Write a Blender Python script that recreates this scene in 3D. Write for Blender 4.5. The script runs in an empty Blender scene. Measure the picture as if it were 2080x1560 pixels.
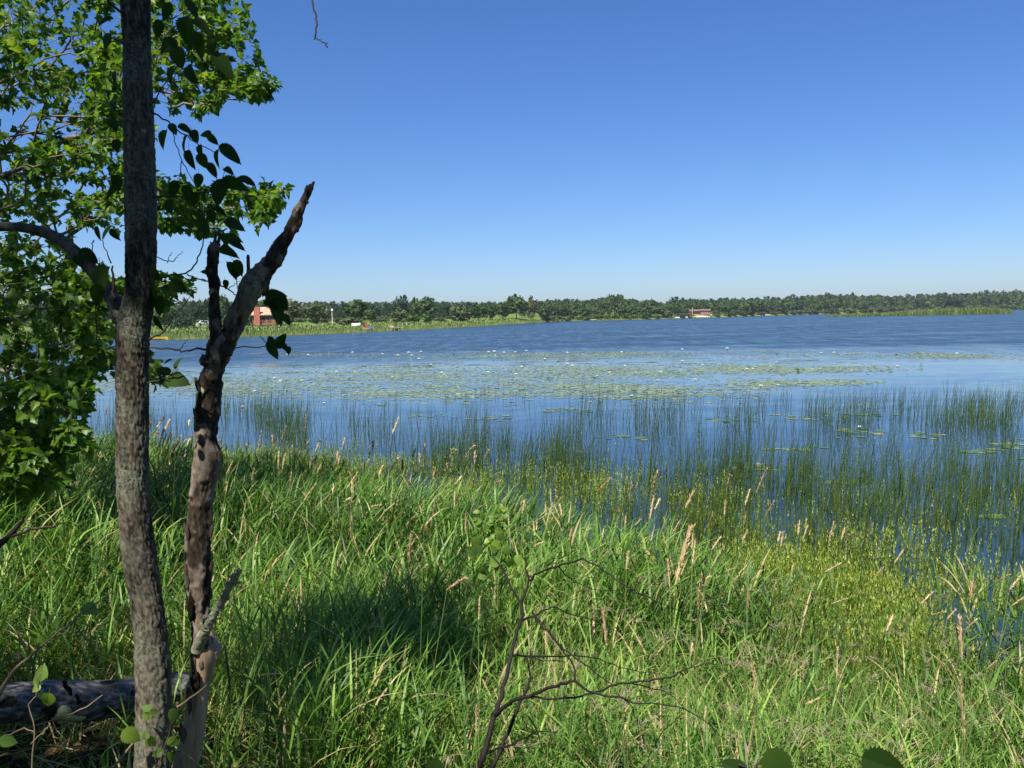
import bpy, math
import numpy as np
from mathutils import Matrix, Vector

rng = np.random.default_rng(11)
sc = bpy.context.scene
COL = sc.collection
rad = math.radians

# ------------------------------------------------------------------ camera
F = 1740.0                      # focal length in pixels of the 2080 px wide photograph
PITCH, ROLL = rad(4.40), rad(-1.20)
CAM = np.array([0.0, 0.0, 2.40])
cam = bpy.data.objects.new("camera", bpy.data.cameras.new("camera"))
COL.objects.link(cam)
cam.data.sensor_width = 36.0
cam.data.lens = 36.0 * F / 2080.0
cam.data.clip_start, cam.data.clip_end = 0.05, 12000.0
ROT = Matrix.Rotation(rad(90) - PITCH, 3, 'X') @ Matrix.Rotation(ROLL, 3, 'Z')
cam.matrix_world = Matrix.Translation(Vector(CAM)) @ ROT.to_4x4()
sc.camera = cam
RM = np.array(ROT)

# ------------------------------------------------------------------ sun and sky
SUN_EL, SUN_AZ = rad(56), rad(24)          # the sun stands behind the camera, to its left
S = np.array([-math.sin(SUN_AZ) * math.cos(SUN_EL), -math.cos(SUN_AZ) * math.cos(SUN_EL), math.sin(SUN_EL)])
w = bpy.data.worlds.new("World")
sc.world = w
w.use_nodes = True
nt = w.node_tree
sky = nt.nodes.new("ShaderNodeTexSky")
sky.sky_type = 'NISHITA'
sky.sun_disc = False
sky.sun_elevation = SUN_EL
sky.sun_rotation = math.atan2(S[0], S[1])
sky.altitude = 300
sky.air_density, sky.dust_density, sky.ozone_density = 1.0, 0.6, 5.0
bg = nt.nodes["Background"]
bg.inputs["Strength"].default_value = 0.0596
sat = nt.nodes.new("ShaderNodeHueSaturation")           # the whole sky, a little bluer
sat.inputs["Saturation"].default_value = 1.15
wb = nt.nodes.new("ShaderNodeMix"); wb.data_type = 'RGBA'; wb.blend_type = 'MULTIPLY'
wb.inputs["Factor"].default_value = 1.0
wb.inputs[7].default_value = (0.872, 1.0, 1.275, 1)
nt.links.new(sky.outputs["Color"], sat.inputs["Color"])
nt.links.new(sat.outputs["Color"], wb.inputs[6])
nt.links.new(wb.outputs[2], bg.inputs["Color"])
sun = bpy.data.objects.new("sun", bpy.data.lights.new("sun", 'SUN'))
COL.objects.link(sun)
sun.data.energy = 5.0
sun.data.angle = rad(0.53)
sun.data.color = (1.0, 0.93, 0.80)
sun.rotation_euler = Vector(S).to_track_quat('Z', 'Y').to_euler()

sc.render.engine = 'CYCLES'
sc.view_settings.view_transform = 'Standard'
sc.view_settings.look = 'None'
sc.view_settings.gamma = 1.0
sc.view_settings.exposure = 0.88
sc.view_settings.use_curve_mapping = False
cy = sc.cycles
cy.max_bounces, cy.diffuse_bounces, cy.glossy_bounces, cy.transmission_bounces = 7, 3, 3, 4
cy.caustics_reflective = cy.caustics_refractive = False
cy.use_denoising = True

# ------------------------------------------------------------------ pixels of the photograph to places
def ray(px, py):
    v = np.stack([(np.asarray(px, float) - 1040) / F, (780 - np.asarray(py, float)) / F, -np.ones(np.shape(px))], -1)
    return v @ RM.T
def P(px, py, d):
    return CAM + ray(px, py) * np.asarray(d, float)[..., None]
def hit(px, py, z=0.0):
    r = ray(px, py)
    return CAM + r * ((z - CAM[2]) / r[..., 2])[..., None]
def to_px(p):
    v = (np.asarray(p) - CAM) @ RM
    return np.stack([1040 + F * v[..., 0] / -v[..., 2], 780 - F * v[..., 1] / -v[..., 2]], -1)

# ------------------------------------------------------------------ noise
_T = np.random.default_rng(5).random(4096)
def vnoise(p):
    p = np.asarray(p, float)
    i = np.floor(p).astype(np.int64)
    f = p - i
    f = f * f * (3 - 2 * f)
    D = p.shape[-1]
    out = 0
    for c in range(1 << D):
        h, wt = 0, 1
        for k in range(D):
            b = (c >> k) & 1
            h = h + (i[..., k] + b) * (73, 919, 3571)[k]
            wt = wt * (f[..., k] if b else 1 - f[..., k])
        h = (h * 2654435761) & 0xFFFFFF
        out = out + wt * _T[(h >> 7) & 4095]
    return out
def fbm(p, o=4):
    p = np.asarray(p, float)
    return sum(vnoise(p * 2 ** k + 17 * k) * 0.5 ** k for k in range(o)) / sum(0.5 ** k for k in range(o))

# ------------------------------------------------------------------ mesh helpers
class Geo:
    """collects triangles; every vertex carries a tint"""
    def __init__(s):
        s.v, s.f, s.t, s.n = [], [], [], 0
    def add(s, v, f, t=0.5):
        v = np.asarray(v, float).reshape(-1, 3)
        f = np.asarray(f, np.int64).reshape(-1, 3)
        s.v.append(v); s.f.append(f + s.n)
        s.t.append(np.broadcast_to(np.asarray(t, float), (len(v),)))
        s.n += len(v)
        return s
    def quad(s, a, b, c, d, t=0.5):
        return s.add([a, b, c, d], [[0, 1, 2], [0, 2, 3]], t)
    def box(s, lo, hi, t=0.5, M=None):
        lo, hi = np.minimum(lo, hi), np.maximum(lo, hi)
        v = np.array([[(lo, hi)[i & 1][0], (lo, hi)[i >> 1 & 1][1], (lo, hi)[i >> 2 & 1][2]] for i in range(8)])
        if M is not None:
            v = M(v)
        return s.add(v, [[0, 2, 1], [1, 2, 3], [4, 5, 6], [5, 7, 6], [0, 1, 4], [1, 5, 4], [2, 6, 3], [3, 6, 7], [0, 4, 2], [2, 4, 6], [1, 3, 5], [3, 7, 5]], t)
    def tube(s, pts, r, sides=6, t=0.5, cap=True):
        pts = np.asarray(pts, float)
        n = len(pts)
        r = np.broadcast_to(np.asarray(r, float), (n,))
        tg = np.gradient(pts, axis=0)
        tg /= np.linalg.norm(tg, axis=1)[:, None] + 1e-12
        ref = np.array([0, 0, 1.0]) if abs(tg[:, 2]).mean() < 0.8 else np.array([0, 1.0, 0])
        u = np.cross(tg, ref); u /= np.linalg.norm(u, axis=1)[:, None] + 1e-12
        w_ = np.cross(u, tg)
        a = np.arange(sides) / sides * 2 * np.pi
        v = pts[:, None] + r[:, None, None] * (np.cos(a)[None, :, None] * u[:, None] + np.sin(a)[None, :, None] * w_[:, None])
        f = grid_faces(n, sides)
        v = v.reshape(-1, 3)
        if cap:
            b = n * sides
            v = np.vstack([v, pts[:1], pts[-1:]])
            k = np.arange(sides); k2 = (k + 1) % sides
            f = np.vstack([f, np.stack([k2, k, np.full(sides, b)], 1), np.stack([k + (n - 1) * sides, k2 + (n - 1) * sides, np.full(sides, b + 1)], 1)])
        return s.add(v, f, t)
    def data(s):
        return np.vstack(s.v), np.vstack(s.f), np.concatenate(s.t)

def grid_faces(n, m, wrap=True):
    i, j = np.meshgrid(np.arange(n - 1), np.arange(m if wrap else m - 1), indexing='ij')
    a = (i * m + j).ravel(); b = (i * m + (j + 1) % m).ravel()
    return np.vstack([np.stack([a, b, b + m], 1), np.stack([a, b + m, a + m], 1)])

def mesh(name, g, mat, origin=None, smooth=False):
    v, f, t = g.data() if isinstance(g, Geo) else g
    if origin is not None:
        v = v - np.asarray(origin)
    me = bpy.data.meshes.new(name)
    me.vertices.add(len(v)); me.vertices.foreach_set("co", v.astype(np.float32).ravel())
    me.loops.add(len(f) * 3); me.loops.foreach_set("vertex_index", f.astype(np.int32).ravel())
    me.polygons.add(len(f)); me.polygons.foreach_set("loop_start", np.arange(len(f), dtype=np.int32) * 3)
    at = me.attributes.new("tint", 'FLOAT', 'POINT'); at.data.foreach_set("value", t.astype(np.float32))
    if smooth:
        me.polygons.foreach_set("use_smooth", np.ones(len(f), bool))
    else:
        me.polygons.foreach_set("use_smooth", np.zeros(len(f), bool))
    me.materials.append(mat)
    me.update(calc_edges=True)
    return me

ORIGIN = {}
def tag(o, label=None, cat=None, group=None, kind=None):
    for k, x in (("label", label), ("category", cat), ("group", group), ("kind", kind)):
        if x:
            o[k] = x
    return o
def thing(name, loc, label, cat, group=None):
    o = bpy.data.objects.new(name, None)
    o.empty_display_size = 0.2
    COL.objects.link(o)
    o.location = loc
    ORIGIN[o] = np.array(loc, float)
    return tag(o, label, cat, group)
def part(name, g, mat, parent, smooth=False):
    """a part: its shape is given in world coordinates"""
    org = ORIGIN[parent]
    o = bpy.data.objects.new(name, mesh(name, g, mat, org, smooth))
    COL.objects.link(o)
    o.parent = parent
    ORIGIN[o] = org
    return o
def single(name, g, mat, origin=None, smooth=False):
    o = bpy.data.objects.new(name, mesh(name, g, mat, origin, smooth))
    COL.objects.link(o)
    if origin is not None:
        o.location = origin
    return o
def placed(name, me, parent, M):
    o = bpy.data.objects.new(name, me)
    COL.objects.link(o)
    o.parent = parent
    o.matrix_basis = Matrix(M)
    return o
def frame(pos, x, y, z, s=1.0):
    M = np.eye(4)
    M[:3, 0], M[:3, 1], M[:3, 2], M[:3, 3] = np.asarray(x) * s, np.asarray(y) * s, np.asarray(z) * s, pos
    return M
NUM = "first second third fourth fifth sixth seventh eighth ninth tenth eleventh twelfth thirteenth fourteenth fifteenth sixteenth seventeenth eighteenth nineteenth".split()
TENS = {20: "twent", 30: "thirt", 40: "fort", 50: "fift", 60: "sixt", 70: "sevent", 80: "eight", 90: "ninet"}
def nth(n):
    if n <= 19:
        return NUM[n - 1]
    if n % 10 == 0 and n < 100:
        return TENS[n] + "ieth"
    if n < 100:
        return TENS[n // 10 * 10] + "y-" + NUM[n % 10 - 1]
    return "hundred and " + nth(n - 100)

# ------------------------------------------------------------------ materials
class NT:
    def __init__(s, name):
        s.m = bpy.data.materials.new(name); s.m.use_nodes = True
        s.t = s.m.node_tree; s.t.nodes.clear()
        s.out = s.t.nodes.new("ShaderNodeOutputMaterial")
    def n(s, kind, ins=None, **kw):
        x = s.t.nodes.new("ShaderNode" + kind)
        for k, v in kw.items():
            setattr(x, k, v)
        for k, v in (ins or {}).items():
            s.set(x.inputs[k], v)
        return x
    def set(s, inp, v):
        if isinstance(v, bpy.types.NodeSocket):
            s.t.links.new(v, inp)
        elif isinstance(v, bpy.types.Node):
            s.t.links.new(v.outputs[0], inp)
        else:
            inp.default_value = (*v, 1) if isinstance(v, tuple) and len(v) == 3 and inp.type == 'RGBA' else v
    def ramp(s, fac, stops):
        r = s.n("ValToRGB", {"Fac": fac})
        e = r.color_ramp.elements
        while len(e) < len(stops):
            e.new(0.5)
        for x, (p, c) in zip(e, stops):
            x.position = p; x.color = (*c, 1)
        return r.outputs["Color"]
    def coords(s, scale=(1, 1, 1)):
        c = s.n("TexCoord").outputs["Object"]
        return s.n("Mapping", {"Vector": c, "Scale": scale}).outputs[0]
    def noise(s, scale=1.0, detail=4, rough=0.55, vec=None, out="Fac", dist=0.0):
        d = {"Scale": scale, "Detail": detail, "Roughness": rough, "Distortion": dist}
        if vec is not None:
            d["Vector"] = vec
        else:
            d["Vector"] = s.n("TexCoord").outputs["Object"]
        return s.n("TexNoise", d).outputs[out]
    def mix(s, fac, a, b):
        x = s.n("Mix", data_type='RGBA')
        s.set(x.inputs["Factor"], fac); s.set(x.inputs[6], a); s.set(x.inputs[7], b)
        return x.outputs[2]
    def math(s, op, a, b=0.0, c=None):
        x = s.n("Math", {0: a, 1: b}, operation=op)
        if c is not None:
            s.set(x.inputs[2], c)
        return x.outputs[0]
    def range(s, v, a, b, c=0.0, d=1.0):
        return s.n("MapRange", {"Value": v, "From Min": a, "From Max": b, "To Min": c, "To Max": d}).outputs[0]
    def bsdf(s, color, rough=0.7, spec=0.3, normal=None, **k):
        d = {"Base Color": color, "Roughness": rough, "Specular IOR Level": spec}
        if normal is not None:
            d["Normal"] = normal
        d.update(k)
        return s.n("BsdfPrincipled", d).outputs[0]
    def bump(s, h, strength=0.5, dist=0.01):
        return s.n("Bump", {"Height": h, "Strength": strength, "Distance": dist}).outputs[0]
    def done(s, surf):
        s.t.links.new(surf, s.out.inputs["Surface"])
        return s.m
    def tint(s):
        return s.n("Attribute", attribute_name="tint").outputs["Fac"]

def foliage(name, stops, trans=0.35, rough=0.5, spec=0.35, source="tint", tr_gain=(1.5, 1.55, 0.6)):
    m = NT(name)
    fac = m.tint() if source == "tint" else m.n("ObjectInfo").outputs["Random"]
    c = m.ramp(fac, stops)
    p = m.bsdf(c, rough, spec)
    tc = m.n("Mix", {"Factor": 1.0}, data_type='RGBA', blend_type='MULTIPLY')
    m.set(tc.inputs[6], c); m.set(tc.inputs[7], tr_gain)
    tl = m.n("BsdfTranslucent", {"Color": tc.outputs[2]}).outputs[0]
    mx = m.n("MixShader", {0: trans, 1: p, 2: tl}).outputs[0]
    return m.done(mx)
def plain(name, color, rough=0.6, spec=0.3, var=0.25, scale=3.0):
    m = NT(name)
    n = m.noise(scale)
    c = m.mix(m.range(n, 0.3, 0.7), tuple(x * (1 - var) for x in color), tuple(min(1, x * (1 + var)) for x in color))
    return m.done(m.bsdf(c, rough, spec))

G_GRASS = foliage("grass_blade", [(0.0, (.018, .055, .010)), (.35, (.062, .148, .020)), (.70, (.140, .265, .042)), (.86, (.24, .36, .075)), (.90, (.32, .25, .11)), (1.0, (.52, .42, .23))], 0.30, 0.48, 0.30)
G_RUSH = foliage("rush_stem", [(0.0, (.028, .066, .016)), (.6, (.078, .138, .024)), (1.0, (.18, .24, .035))], 0.15, 0.5, 0.3)
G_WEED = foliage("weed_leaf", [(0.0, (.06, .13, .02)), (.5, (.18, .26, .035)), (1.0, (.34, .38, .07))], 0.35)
G_REED = foliage("cattail_reed", [(0.0, (.05, .11, .025)), (.5, (.13, .19, .05)), (1.0, (.38, .34, .14))], 0.2)
G_HEAD = foliage("seed_head", [(0.0, (.34, .24, .12)), (.5, (.62, .49, .28)), (1.0, (.80, .69, .46))], 0.25, 0.7, 0.15, tr_gain=(1.1, 1.0, .9))
G_STALK = foliage("seed_stem", [(0.0, (.10, .20, .04)), (1.0, (.22, .28, .09))], 0.15)
G_MAPLE = foliage("maple_leaf", [(0.0, (.035, .090, .012)), (.55, (.080, .170, .020)), (1.0, (.16, .24, .030))], 0.50, 0.42, 0.4, tr_gain=(2.1, 1.9, .7))
G_MAPLE_ONE = foliage("maple_leaf_single", [(0.0, (.038, .095, .012)), (.55, (.085, .175, .020)), (1.0, (.16, .24, .030))], 0.42, 0.42, 0.4, "random", tr_gain=(2.0, 1.9, .7))
G_BROAD = foliage("broad_leaf", [(0.0, (.017, .042, .008)), (1.0, (.034, .072, .011))], 0.40, 0.6, 0.10, "random")
G_BRIGHT = foliage("young_leaf", [(0.0, (.10, .20, .03)), (1.0, (.22, .32, .05))], 0.45, 0.45, 0.35, "random")

# ------------------------------------------------------------------ the near bank
EX = [-60, -30, -12, -5.6, -1.9, .25, 1.5, 2.9, 6, 20, 60]
EY = [30, 19, 15.0, 12.5, 9.0, 6.6, 5.25, 4.65, 4.55, 6.2, 10]
def edge_y(x):
    return np.interp(x, EX, EY)
def inland(x, y):
    return (edge_y(x) - y) * 0.78
def ground_z(x, y):
    s = inland(x, y)
    p = np.stack([x, y], -1)
    bump = (fbm(p * 0.9, 3) - 0.5) * 0.22 + (fbm(p * 3.1 + 9, 2) - 0.5) * 0.07
    return np.where(s > 0, 0.95 * (1 - np.exp(-np.maximum(s, 0) / 4.0)) + bump * np.clip(s / 1.5, 0, 1) + 0.010, np.maximum(0.22 * s, -0.9) - 0.01)
gx = np.concatenate([np.linspace(-60, -10, 26)[:-1], np.linspace(-10, 8, 121), np.linspace(8, 60, 27)[1:]])
gy = np.concatenate([np.linspace(-60, -3, 24)[:-1], np.linspace(-3, 16, 127), np.linspace(16, 34, 10)[1:]])
X, Y = np.meshgrid(gx, gy, indexing='ij')
V = np.stack([X, Y, ground_z(X, Y)], -1).reshape(-1, 3)
m = NT("bank_soil")
n1, n2 = m.noise(2.0, 5), m.noise(14.0, 5)
c = m.ramp(n2, [(.3, (.012, .010, .005)), (.5, (.030, .024, .012)), (.62, (.08, .058, .028)), (.75, (.022, .030, .010))])
c = m.mix(m.range(n1, .4, .65), c, (.016, .026, .008))
soil = m.done(m.bsdf(c, 0.9, 0.1, m.bump(m.noise(30.0, 6), 0.8, 0.03)))
tag(single("ground", Geo().add(V, grid_faces(len(gx), len(gy), False)[:, [0, 2, 1]]), soil, smooth=True), kind="structure")

# ------------------------------------------------------------------ the lake
m = NT("lake_water")
co = m.n("TexCoord").outputs["Object"]
sep = m.n("SeparateXYZ", {0: co})
dist = m.n("VectorMath", {0: co}, operation='LENGTH').outputs["Value"]
streak = m.noise(1.0, 3, .5, m.n("Mapping", {"Vector": co, "Scale": (.012, .035, 1)}).outputs[0])
streak2 = m.noise(1.0, 3, .55, m.n("Mapping", {"Vector": co, "Scale": (.03, .16, 1), "Location": (7, 3, 0)}).outputs[0])
chop = m.noise(1.0, 5, .68, m.n("Mapping", {"Vector": co, "Scale": (.75, .13, 1)}).outputs[0])
# open water beyond the lilies is ruffled by the wind, water among the plants lies calm
edge = m.math('ADD', dist, m.math('MULTIPLY', m.math('SUBTRACT', streak, .5), 40.0))
wind = m.range(edge, 44.0, 66.0)
k = m.math('ADD', m.math('MULTIPLY', wind, m.math('ADD', m.range(streak2, .3, .7, .04, .09), m.range(chop, .36, .64, -.015, .035))), m.range(streak2, .35, .75, .006, .015))
fine = m.n("TexNoise", {"Vector": m.n("Mapping", {"Vector": co, "Scale": (1.1, 1.9, 1)}).outputs[0], "Scale": 1.5, "Detail": 3.0, "Roughness": .6}).outputs["Color"]
coarse = m.n("TexNoise", {"Vector": m.n("Mapping", {"Vector": co, "Scale": (.30, .62, 1)}).outputs[0], "Scale": 1.0, "Detail": 2.0, "Roughness": .5}).outputs["Color"]
both = m.n("VectorMath", {0: m.n("VectorMath", {0: fine, 1: (.5, .5, .5)}, operation='SUBTRACT').outputs[0], 1: m.n("VectorMath", {0: coarse, 1: (.5, .5, .5)}, operation='SUBTRACT').outputs[0]}, operation='ADD').outputs[0]
sl = m.n("VectorMath", {0: both, "Scale": m.math('MULTIPLY', k, 4.0)}, operation='SCALE').outputs[0]
flat = m.n("VectorMath", {0: sl, 1: (1, 1, 0)}, operation='MULTIPLY').outputs[0]
nrm = m.n("VectorMath", {0: m.n("VectorMath", {0: flat, 1: (0, 0, 1)}, operation='ADD').outputs[0]}, operation='NORMALIZE').outputs[0]
water = m.done(m.bsdf((.018, .040, .066), m.math('ADD', .02, m.math('MULTIPLY', wind, m.math('ADD', m.range(streak2, .3, .7, .20, .34), m.range(chop, .36, .64, -.06, .11)))), .5, nrm, IOR=1.333))
tag(single("water", Geo().quad((-2900, -200, 0), (2900, -200, 0), (2900, 3200, 0), (-2900, 3200, 0)), water), kind="structure")

# ------------------------------------------------------------------ the far bank
SH = np.array([(-900, 742), (-500, 722), (-200, 708), (0, 699), (230, 691.5), (340, 690), (420, 688), (500, 684.5), (600, 681), (700, 677), (800, 672), (900, 667), (1000, 661.5), (1050, 658), (1150, 652.5), (1290, 649.5), (1420, 645.8), (1540, 642), (1660, 638.6), (1850, 634.2), (2065, 629.3), (2400, 622), (2800, 613.5)])
def shore(px):
    px = np.asarray(px, float)
    g = hit(px, np.interp(px, SH[:, 0], SH[:, 1]))
    d = g[..., :2] / np.linalg.norm(g[..., :2], axis=-1)[..., None]
    return g, d
def rise(off, px):
    lawn = np.interp(off, [0, 2, 10, 30, 70, 140, 300, 900, 4000], [-.1, .30, .65, 1.2, 1.75, 2.8, 5.0, 8, 14])
    wood = np.interp(off, [0, 3, 12, 40, 140, 300, 900, 4000], [-.1, .5, 1.2, 2.5, 6, 9, 16, 22])
    return lawn + (wood - lawn) * np.clip((np.asarray(px) - 900) / 300, 0, 1)
def bank(px, off):
    g, d = shore(px)
    off = np.asarray(off, float)
    return np.concatenate([g[..., :2] + d * off[..., None], rise(off, px)[..., None]], -1)
cols = np.arange(-900, 2801, 12.0)
offs = np.array([-3, 0, .7, 2, 5, 10, 18, 30, 45, 70, 100, 140, 200, 300, 500, 900, 1300.])
A, B = np.meshgrid(cols, offs, indexing='ij')
V = bank(A, B)
V[..., 2] += np.where(B > 1, (fbm(V[..., :2] * .05, 3) - .5) * np.minimum(B * .02, .8), 0)
m = NT("meadow")
n1 = m.noise(.03, 5); n2 = m.noise(.6, 4)
c = m.ramp(n1, [(.35, (.095, .165, .035)), (.5, (.135, .205, .045)), (.62, (.180, .225, .060))])
c = m.mix(m.range(n2, .3, .7, 0, .5), c, (.06, .10, .022))
tag(single("meadow", Geo().add(V.reshape(-1, 3), grid_faces(len(cols), len(offs), False)[:, [0, 2, 1]]), m.done(m.bsdf(c, .9, .1)), smooth=True), kind="structure")

def blades(n, B, az, e0, L, W, bend, K=3, tint=None, tw=0.0, prof=(.65, 1.0, .72, 0.0)):
    """narrow blades: base B, azimuth, rising angle, length, width, how far the tip bows down"""
    az, e0, L, W, bend = (np.broadcast_to(np.asarray(x, float), (n,)) for x in (az, e0, L, W, bend))
    h = np.stack([np.cos(az), np.sin(az), 0 * az], -1)
    up = np.array([0, 0, 1.0])
    t2 = az + np.pi / 2 + tw
    side = np.stack([np.cos(t2), np.sin(t2), 0 * az], -1)
    pts, p = [B], B
    for k in range(K):
        e = e0 - bend * (k + .5) / K
        p = p + (h * np.cos(e)[:, None] + up * np.sin(e)[:, None]) * (L / K)[:, None]
        pts.append(p)
    pr = np.interp(np.linspace(0, 1, K + 1), np.linspace(0, 1, len(prof)), prof)
    vs = []
    for k in range(K):
        o = side * (W * .5 * pr[k])[:, None]
        vs += [pts[k] - o, pts[k] + o]
    vs.append(pts[K])
    v = np.stack(vs, 1)
    m_ = 2 * K + 1
    f = []
    for k in range(K - 1):
        a = 2 * k
        f += [[a, a + 1, a + 3], [a, a + 3, a + 2]]
    f += [[2 * K - 2, 2 * K - 1, 2 * K]]
    f = (np.array(f)[None] + (np.arange(n) * m_)[:, None, None]).reshape(-1, 3)
    t = np.repeat(np.full(n, .5) if tint is None else tint, m_)
    return v.reshape(-1, 3), f, t

# reeds and cattails that fringe the far shore
g = Geo()
n = 15000
px = rng.uniform(-80, 1420, n) ** 1.0
off = rng.gamma(1.6, 2.6, n) * np.interp(px, [0, 700, 1100, 1500], [1.4, 1.1, .9, .8]) - 1.0
h = rng.uniform(.8, 1.6, n) * np.interp(px, [0, 600, 1100], [1, .9, 1.2])
b = bank(px, np.maximum(off, -.9)); b[:, 2] = np.maximum(b[:, 2], -.02)
g.add(*blades(n, b, rng.uniform(0, 6.28, n), rng.uniform(1.3, 1.55, n), h * .72, rng.uniform(.05, .10, n), .3, 2, np.clip(.66 - off * .09 + rng.normal(0, .12, n), 0, 1)))
tag(single("reeds", g, G_REED), kind="stuff")
# grass of the slope behind them
g = Geo()
n = 9000
px = rng.uniform(-80, 1150, n); off = rng.uniform(8, 70, n)
b = bank(px, off)
g.add(*blades(n, b, rng.uniform(0, 6.28, n), 1.3, rng.uniform(.3, .8, n), rng.uniform(.15, .4, n), .5, 2, np.clip(rng.normal(.45, .22, n), 0, 1)))
tag(single("grass", g, G_REED), kind="stuff")

# island of reeds in the open water
g = Geo()
n = 14000
px = rng.uniform(1676, 2056, n)
yy = np.interp(px, [1676, 1800, 2056], [644.5, 642.2, 637.3])
wd = np.interp(px, [1676, 1720, 1780, 1800, 1850, 2000, 2056], [2, 10, 8, 5, 22, 16, 2])
keep = rng.random(n) < np.interp(px, [1676, 1700, 1785, 1795, 1805, 2040, 2056], [.4, 1, .8, .15, 1, 1, .4])
px, yy, wd = px[keep], yy[keep], wd[keep]; n = len(px)
b = hit(px, yy); dd = b[:, :2] / np.linalg.norm(b[:, :2], axis=1)[:, None]
deep = rng.uniform(0, 1, n) ** 1.5
b[:, :2] += dd * (wd * deep * 3)[:, None]
hh = np.interp(px, [1676, 1720, 1795, 1860, 2000, 2056], [1.1, 2.0, 2.0, 3.0, 3.0, 1.6]) * np.interp(yy, [637, 645], [1.1, .62])
g.add(*blades(n, b, rng.uniform(0, 6.28, n), rng.uniform(1.35, 1.56, n), hh * rng.uniform(.6, 1.1, n), .22, .25, 2, np.clip(.42 - deep * .3 + rng.normal(0, .18, n), 0, 1)))
tag(single("reed_island", g, G_REED), "low island of green reeds standing in the open water before the far wood", "reed bed", kind="stuff")

# ------------------------------------------------------------------ trees of the far bank
def leaf_tree(name, dark, mid, light):
    m = NT(name)
    r = m.n("ObjectInfo").outputs["Random"]
    f = m.math('ADD', m.math('MULTIPLY', m.tint(), .8), m.math('MULTIPLY', r, .25))
    c = m.ramp(f, [(0, dark), (.5, mid), (1, light)])
    p = m.bsdf(c, .75, .15)
    tl = m.n("BsdfTranslucent", {"Color": c}).outputs[0]
    return m.done(m.n("MixShader", {0: .25, 1: p, 2: tl}).outputs[0])
T_GREEN = leaf_tree("tree_foliage", (.028, .062, .022), (.060, .108, .034), (.115, .170, .055))
T_PINE = leaf_tree("pine_needles", (.018, .044, .024), (.036, .074, .036), (.066, .108, .048))
T_OLIVE = leaf_tree("willow_foliage", (.060, .085, .040), (.105, .135, .062), (.160, .185, .085))
T_FRESH = leaf_tree("bush_foliage", (.040, .090, .022), (.085, .160, .034), (.135, .220, .050))
T_YELLOW = leaf_tree("poplar_foliage", (.060, .080, .026), (.120, .135, .045), (.200, .195, .075))
BARK_FAR = plain("far_bark", (.10, .085, .07), .9, .1)

def crown(lumps, cards, size, seed, shell=.35):
    r_ = np.random.default_rng(seed)
    g = Geo()
    L = np.array(lumps, float)
    wt = L[:, 3] * L[:, 3]; wt /= wt.sum()
    k = r_.choice(len(L), cards, p=wt)
    d = r_.normal(size=(cards, 3)); d /= np.linalg.norm(d, axis=1)[:, None]
    rr = 1 - shell * r_.random(cards) ** 1.3
    lum = r_.normal(0, .12, len(L))
    c = L[k, :3] + d * (L[k, 3:4] * rr[:, None]) * np.array([1, 1, .85])
    nrm = d + r_.normal(0, .6, (cards, 3)); nrm /= np.linalg.norm(nrm, axis=1)[:, None]
    u = np.cross(nrm, r_.normal(size=(cards, 3))); u /= np.linalg.norm(u, axis=1)[:, None]
    v = np.cross(nrm, u)
    s = size * r_.uniform(.5, 1.3, cards)[:, None]
    q = np.stack([c - u * s - v * s * .7, c + u * s - v * s * .6, c + u * s * .7 + v * s, c - u * s * .8 + v * s * .7], 1).reshape(-1, 3)
    f = (np.array([[0, 1, 2], [0, 2, 3]])[None] + (np.arange(cards) * 4)[:, None, None]).reshape(-1, 3)
    g.add(q, f, np.repeat(np.clip(.45 + lum[k] + r_.normal(0, .16, cards), 0, 1), 4))
    return g
def lumps_round(seed, n=16, z0=.28, top=1.0, w=.5, power=1.0):
    r_ = np.random.default_rng(seed); out = []
    for i in range(n):
        t = (i + .5) / n
        z = z0 + (top - z0) * t
        e = w * max(.12, math.sin(math.pi * min(1, .18 + .80 * t ** power))) 
        rr = e * r_.uniform(.35, .5)
        a = i * 2.4 + r_.uniform(-.5, .5)
        d = max(0, e - rr) * r_.uniform(.6, 1.15)
        out.append((d * math.cos(a), d * math.sin(a), min(z, top - rr * .8), rr))
    out.append((0, 0, (z0 + top) / 2, w * .6))
    return out
def lumps_cone(seed, n=18, z0=.10, w=.5):
    r_ = np.random.default_rng(seed); out = []
    for i in range(n):
        t = i / (n - 1)
        e = w * (1 - t) ** .8 * r_.uniform(.75, 1.1) + .03
        for j in range(max(1, int(5 * (1 - t)))):
            a = r_.uniform(0, 6.28)
            out.append((e * .55 * math.cos(a), e * .55 * math.sin(a), z0 + (.97 - z0) * t, e * .5 + .015))
    return out
def lumps_pine(seed, n=13, z0=.30):
    r_ = np.random.default_rng(seed); out = []
    for i in range(n):
        t = i / (n - 1)
        e = .5 * (.35 + .65 * math.sin(math.pi * (.25 + .7 * t))) * r_.uniform(.6, 1.15)
        a = r_.uniform(0, 6.28)
        out.append((e * .62 * math.cos(a), e * .62 * math.sin(a), z0 + (.94 - z0) * t, e * .38 + .03))
    out.append((0, 0, .95, .07)); out.append((0, 0, .6, .2))
    return out
def trunk_geo(seed, top=.5, r0=.022, forks=1):
    r_ = np.random.default_rng(seed); g = Geo()
    for k in range(forks):
        a = r_.uniform(0, 6.28); sp = .14 * (forks > 1)
        z = np.linspace(-.05, top, 5)
        g.tube(np.stack([math.cos(a) * sp * z / top * 1.6, math.sin(a) * sp * z / top * 1.6, z], 1), np.linspace(r0, r0 * .35, 5), 5, .5)
    for k in range(4):
        a = r_.uniform(0, 6.28); z = top * r_.uniform(.5, .95)
        g.tube([(0, 0, z), (.14 * math.cos(a), .14 * math.sin(a), z + .10), (.25 * math.cos(a), .25 * math.sin(a), z + .22)], [r0 * .5, r0 * .3, r0 * .12], 4, .5)
    return g
PROTO = {}
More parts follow.
